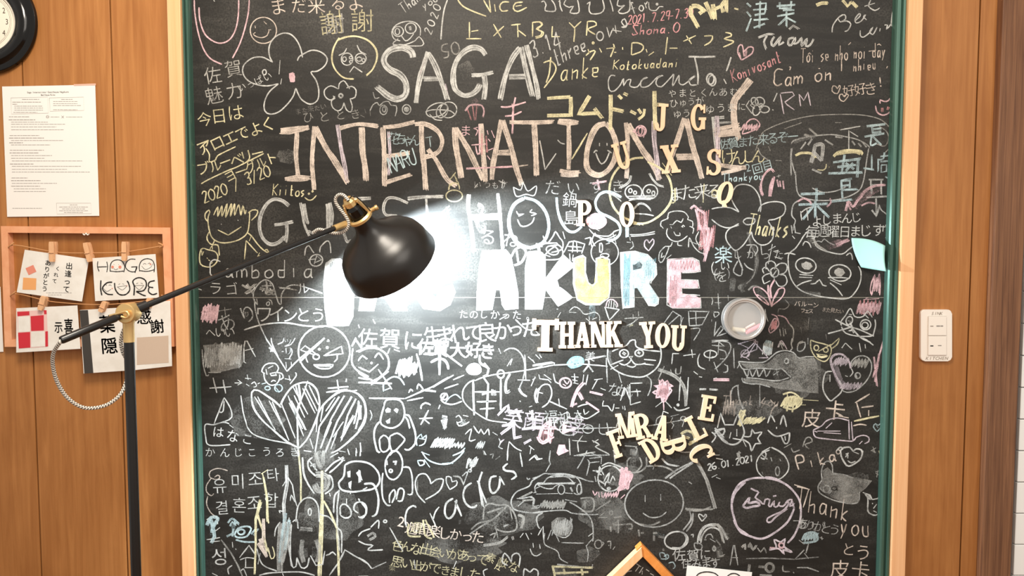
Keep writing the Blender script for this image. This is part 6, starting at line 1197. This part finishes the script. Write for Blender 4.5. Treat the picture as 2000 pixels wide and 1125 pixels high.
D('W3 3.4:110,690 180,625 180,700;0,770 30,730 110,700;0,810 60,840 130,850 90,880 100,895 220,890;o240,635,14,12;0,960 70,1000 120,1060|G2 6x2:80,770 130,740 150,770 100,800|W2 3:/120,1060 250,1000;90,1125 0,1125|W3 3.4:1300,950 1310,920 1350,960 1370,1000 1380,940 1420,920 1450,950 1440,1040;1300,930 1290,1000 1340,1030;1480,1125 1490,1060 1540,1090 1570,1060 1610,1080 1610,1125|W3 3:/500,980 510,1060;850,1060 880,990;1130,1125 1120,1080 1160,1060', None)
T('楽', 300, 1050, 300, 1050, 60, 'Y1'); D('G1 3:1120,0 1130,40;1180,40 1210,30 1200,70;1230,80 1270,50|W3 3.6:/1340,0 1335,90;/1450,20 1470,145;1530,90 1580,50 1600,80 1650,70|Gs 30:900,640 920,640', None)
# ---- crop 1040,880
CR(1040, 880, q)
D('W2 3:0,250 60,230 110,205 150,210 300,210 440,250 490,270 550,280;/120,190 160,120 150,90 160,0;0,60 30,40 50,70 90,75|W2 2.8:30,380 20,330 50,290 100,290 130,250 200,220 300,215 390,240 430,290 440,380 400,395 370,380;50,310 120,340 180,340 200,320;o258,350,30,42;o418,345,20,44;60,300 240,295 380,300;200,320 250,300;150,240 300,235 370,290;30,390 230,385;290,380 360,385|W2 4x2:/40,300 380,290;200,220 380,240;/340,330 360,370', 'chalk sports car drawing')
D('G2 4x2:z90,450,290,520,18,8|W2 3:0,420 20,440 10,500 60,490;0,510 40,510;290,440 400,460;0,560 60,550 280,535 350,560 430,570 540,575 590,570;330,460 400,500 480,560 530,630 545,740 540,815;110,540 50,580 35,620 60,700|W3 3:/50,760 95,680 100,800;/500,770 540,740|Gh 2:f170,700 170,640 220,600 290,600 345,640 350,710 310,765 240,765 190,740|W2 3:z190,620,340,750,16,16;340,600 355,700 320,765 270,780 190,740;/170,710 135,800;/205,745 240,820;/260,825 460,830|W2 2.6:110,740 110,840 220,900 250,970 320,1010;/540,790 480,860;480,850 500,920 490,1000', 'chalk house and tree with a round crown')
D('W2 3:/370,45 690,40;490,0 450,80 400,165;/520,20 620,60;490,80 510,110 485,225;/510,70 620,60 615,120;/510,110 600,100;/650,10 695,40;/730,0 740,110|W3 3.4:o695,250,108,115;620,140 680,110 750,130 840,170;/540,180 630,190;/560,180 620,220;/600,140 640,220;570,280 560,230;640,280 660,240 690,200 670,290;700,280 720,230 740,270;600,300 620,340;650,320 660,280 700,290;o685,340,14,8|W3 4x2:/600,150 600,220;580,260 650,300', 'chalk boy face with flaming hair')
D('P3 5x2:z790,170,870,330,16,10;780,170 880,200 890,240 830,330 760,360|P3 3.4:540,360 560,400 580,370;590,370 600,420;/620,370 625,420;/650,380 660,430;z640,370,770,420,12,5;790,430 830,395|Pf 2:f790,180 850,160 870,220 870,300 800,350 760,350 800,270', 'pink chalk hair strokes and pink writing')
D('Gs 60:580,440 660,430 700,450;470,440 480,500|G1 4x2:430,430 540,430 540,540 440,540;470,450 470,520|G1 3:560,540 620,500 700,450;590,600 670,600;600,590 640,560;o705,560,14,18', None)
# plain round face (generic) on the right of the pink strokes
D('W2 3.4:o1090,475,262,212,-5|W2 3:/1010,400 1010,460;/1150,390 1150,450;990,560 1060,600 1150,590 1200,550|G1 4x2:960,660 1060,670 1140,640', 'plain chalk smiling face')
D('G2 4:850,150 850,90 880,60;1020,60 1020,140 960,190 870,200;960,60 980,130 930,190;1020,140 1150,140 1240,170 1290,215|Gs 40:920,0 930,100;900,60 900,150|W2 4x2:1190,250 1300,170 1460,90;1230,250 1300,200 1440,110|W3 4x2:1160,70 1210,120 1310,140|G2 8x2:/1470,90 1560,260 1640,520|G2 4x2:1370,520 1480,530 1620,525;1380,530 1500,540 1600,505|W2 4:1410,540 1420,620 1350,715;1440,560 1430,650 1380,725|W3 4:o1290,805,105,78,-8|W3 4:1360,740 1380,800 1330,870 1250,870|W2 3:/1080,170 1100,120;1400,280 1430,300', 'chalk pan and balloon shapes')
D('W3 3:1520,635 1490,590 1495,570 1520,580 1535,595 1550,570 1560,590 1520,635', 'tiny chalk heart')
D('W3 4:1480,840 1490,760 1530,690 1600,660 1660,665 1700,700 1730,760 1750,800;1510,830 1520,770 1560,710 1620,690 1680,720 1710,800 1720,830|W3 4x3:1495,810 1510,740 1560,680 1640,670|W2 3:1550,790 1560,760 1600,750 1620,790;/1540,800 1560,800;1450,830 1490,830 1520,850 1510,890 1460,880 1450,830;1590,790 1640,820;o1630,880,14,20;1420,760 1440,750 1440,780|G2 4x3:1700,720 1740,800;1690,690 1760,790', 'chalk rainbow arch')
T('佐賀に', 1320, 940, 1550, 930, 120, 'W3', off=0); T('住みます', 1380, 1020, 1640, 1005, 105, 'W3', off=0)
D('B2 3:1150,960 1140,920 1180,920 1200,970 1150,970;1180,950 1210,930 1220,960 1190,980;1220,1010 1260,1000 1280,1040 1260,1060|Bs 30:1090,740 1150,760;1160,760 1190,790|G1 5x2:1080,740 1120,740;1090,760 1090,810;1130,770 1180,780;1170,880 1175,900|G2 3:o590,840,32,38;620,820 640,830 620,860;670,820 700,815 700,880;/680,850 690,850;/720,890 740,860;/590,900 595,900', None)
D('G1 4x2:/700,680 705,730;/730,600 800,590;/720,670 860,660;/770,620 770,740;/760,700 780,700;850,660 890,660 890,700 860,700;/950,710 960,770;970,740 1000,740|Gs 50:740,640 780,720;870,680 860,740|Y1 5x2:/180,1030 200,1125;/180,1040 540,1050;/280,1060 290,1110;/440,1060 450,1120;/190,1100 500,1090|W2 3.4:220,1020 350,1035 500,1050;/540,1020 530,1060|Gs 60:400,950 520,930 560,880;200,1080 400,1090', None)
# ---- crop 1390,880
CR(1390, 880, q)
H('26.01.2021', -40, 180, 380, 100, 60, 'W3', 3, slant=.1)
D('W3 3:/20,40 70,40;/40,70 100,80|W3 3:400,110 420,60 460,20 520,-5;600,0 650,40 690,120 680,190 620,250 570,262;400,110 410,180 450,230 480,250|W2 3:o590,185,18,40;/530,60 540,95;/610,75 620,95;450,190 460,215|W3 3:430,50 460,10 490,30 470,80 440,60;440,70 500,70;/440,30 500,80|W3 3:/0,240 50,215;/40,240 80,255|G1 8x2:235,20 250,80', 'chalk oval face with an open mouth')
H('Pika', 770, 180, 1130, 90, 120, 'E3', 3.4, slant=0); D('E3 2.6:o1135,12,18,18|W3 4:1155,30 1180,90 1230,140 1330,80 1355,0|W3 3:1200,60 1220,30 1220,70;/1270,10 1320,30;1220,90 1250,110 1290,95')
D('V3 5:480,245 360,250 250,300 190,400 180,500 200,600 250,720 350,770 450,790 560,740 680,640 740,520;480,245 600,270 700,330 780,430 800,530 790,640 740,760 680,830|V3 5x2:480,240 560,250 660,300;300,280 210,380 180,480;200,620 240,700 330,760|V3 4x2:350,340 390,360 420,375 390,420 430,450 450,470|V3 5x2:280,495 340,420 330,470 400,460 430,490 370,500 310,515 275,495|V3 4x2:450,470 470,480 480,440 520,440 510,490 530,500 560,450 560,500 590,500 610,460 600,490 640,500 680,460 690,480 640,540 550,580 500,610 500,640 530,640 580,590 680,520;660,480 680,450 720,440 700,500 740,480;720,450 740,520;550,410 580,405', 'pink white chalk signature inside a large circle')
H('Thank', 740, 520, 1230, 630, 190, 'E3', 3.2, slant=-.1); H('you', 1130, 760, 1420, 770, 190, 'E3', 3.2, slant=0); D('E3 3:/740,305 880,350;/870,350 820,510')
T('ありがとう', 820, 660, 1100, 710, 110, 'W2'); T('と', 1230, 880, 1230, 880, 150, 'E3'); T('う', 1350, 920, 1350, 920, 160, 'E3'); T('皮卡', 1150, 1070, 1330, 1070, 190, 'E3')
D('Gh 2:f1000,230 990,180 1040,150 1080,190 1170,215 1290,240 1440,270 1380,340 1330,380 1320,450 1270,475 1150,455 1030,400 960,340 970,280|W2 3:990,260 985,180 1010,110 1050,95 1080,130 1085,200;1085,210 1180,215 1260,245;990,265 955,320 970,380 1080,440 1200,470 1280,475 1320,450 1325,370;970,330 1000,370 1060,380 1070,350;o1030,345,30,32|K3 4:1080,275 1110,285;1115,340 1130,360|W3 5:1090,270 1100,290|K2 3:o1100,340,24,16;980,360 1020,385 1060,370|Gs 60:1220,280 1300,260 1400,280;1200,400 1280,400|G2 5x2:1200,300 1240,290;1180,410 1260,400', 'shaded chalk drawing of a pig like animal head')
D('W3 3.4:/1355,375 1420,400 1440,440;1370,380 1400,430 1400,540 1430,570 1470,580 1515,550 1520,480;/1440,440 1490,430 1530,370;/1380,400 1420,440;/1490,420 1520,480;1440,470 1445,480;/1450,520 1480,480;1450,540 1480,555|W3 4x2:/1400,400 1430,440;/1500,410 1520,460', 'small chalk horned face at the right edge')
D('V3 4x2:515,890 580,870 560,800 620,820 660,790 650,860 720,910 640,890 650,930 600,880 520,890|P3 4x2:/520,870 600,880;o625,850,22,22', 'pink chalk star')
D('W2 3:/165,1030 195,850 205,850 235,1030;/175,960 235,960|G2 5x2:270,870 300,840 300,890;330,870 345,830 370,890 400,850|G2 3.4:410,870 440,910 470,870 490,920|W1 3:/310,970 500,965 740,975 960,955|B2 5x3:820,780 860,740 930,740 950,800 900,820 820,830;z820,740,940,800,10,10|W2 3.4:780,800 830,840;/870,830 845,920;/830,890 750,970;/830,920 870,970;970,780 1000,790;/985,770 990,800|W2 3:900,680 910,640;/940,680 920,740;730,630 850,630;/800,570 800,700;o810,670,30,28|W2 3.4:/765,1050 860,1050 960,1085|G2 3.4:640,1030 640,1080 700,1085;730,1090 740,1100|G1 6x2:340,1020 330,1090;o520,1050,36,38;420,1040 470,1045|G2 3:1490,180 1480,240;/1470,190 1515,180;1470,200 1500,220|G1 4x2:0,700 60,660 100,780;/40,800 80,850;120,740 150,750|Gs 40:60,860 80,960|G2 4x2:0,660 60,680 100,820;20,850 30,900;/60,900 70,950 110,940;/0,970 40,990;430,1115 540,1120', None)
D('Y3 4:1500,0 1530,105|G1 4x2:1440,0 1470,20')
CR(0, 0, 1)
def haze(x, y, rx, ry, lab=None):
    P = ' '.join('%.1f,%.1f' % (x + rx * math.cos(k * PI / 9) * random.uniform(.75, 1.1), y + ry * math.sin(k * PI / 9) * random.uniform(.75, 1.1)) for k in range(18))
    D('Gs 2:f' + P, lab, 'chalk_smudge')
for hx in ((560, 305, 20, 16), (940, 430, 14, 30), (1560, 740, 60, 40), (500, 820, 60, 45), (650, 1000, 60, 70), (980, 1010, 80, 40), (1220, 930, 40, 26), (1480, 800, 50, 20), (900, 1070, 90, 30), (1180, 1000, 50, 40), (610, 880, 50, 40)):
    haze(*hx)
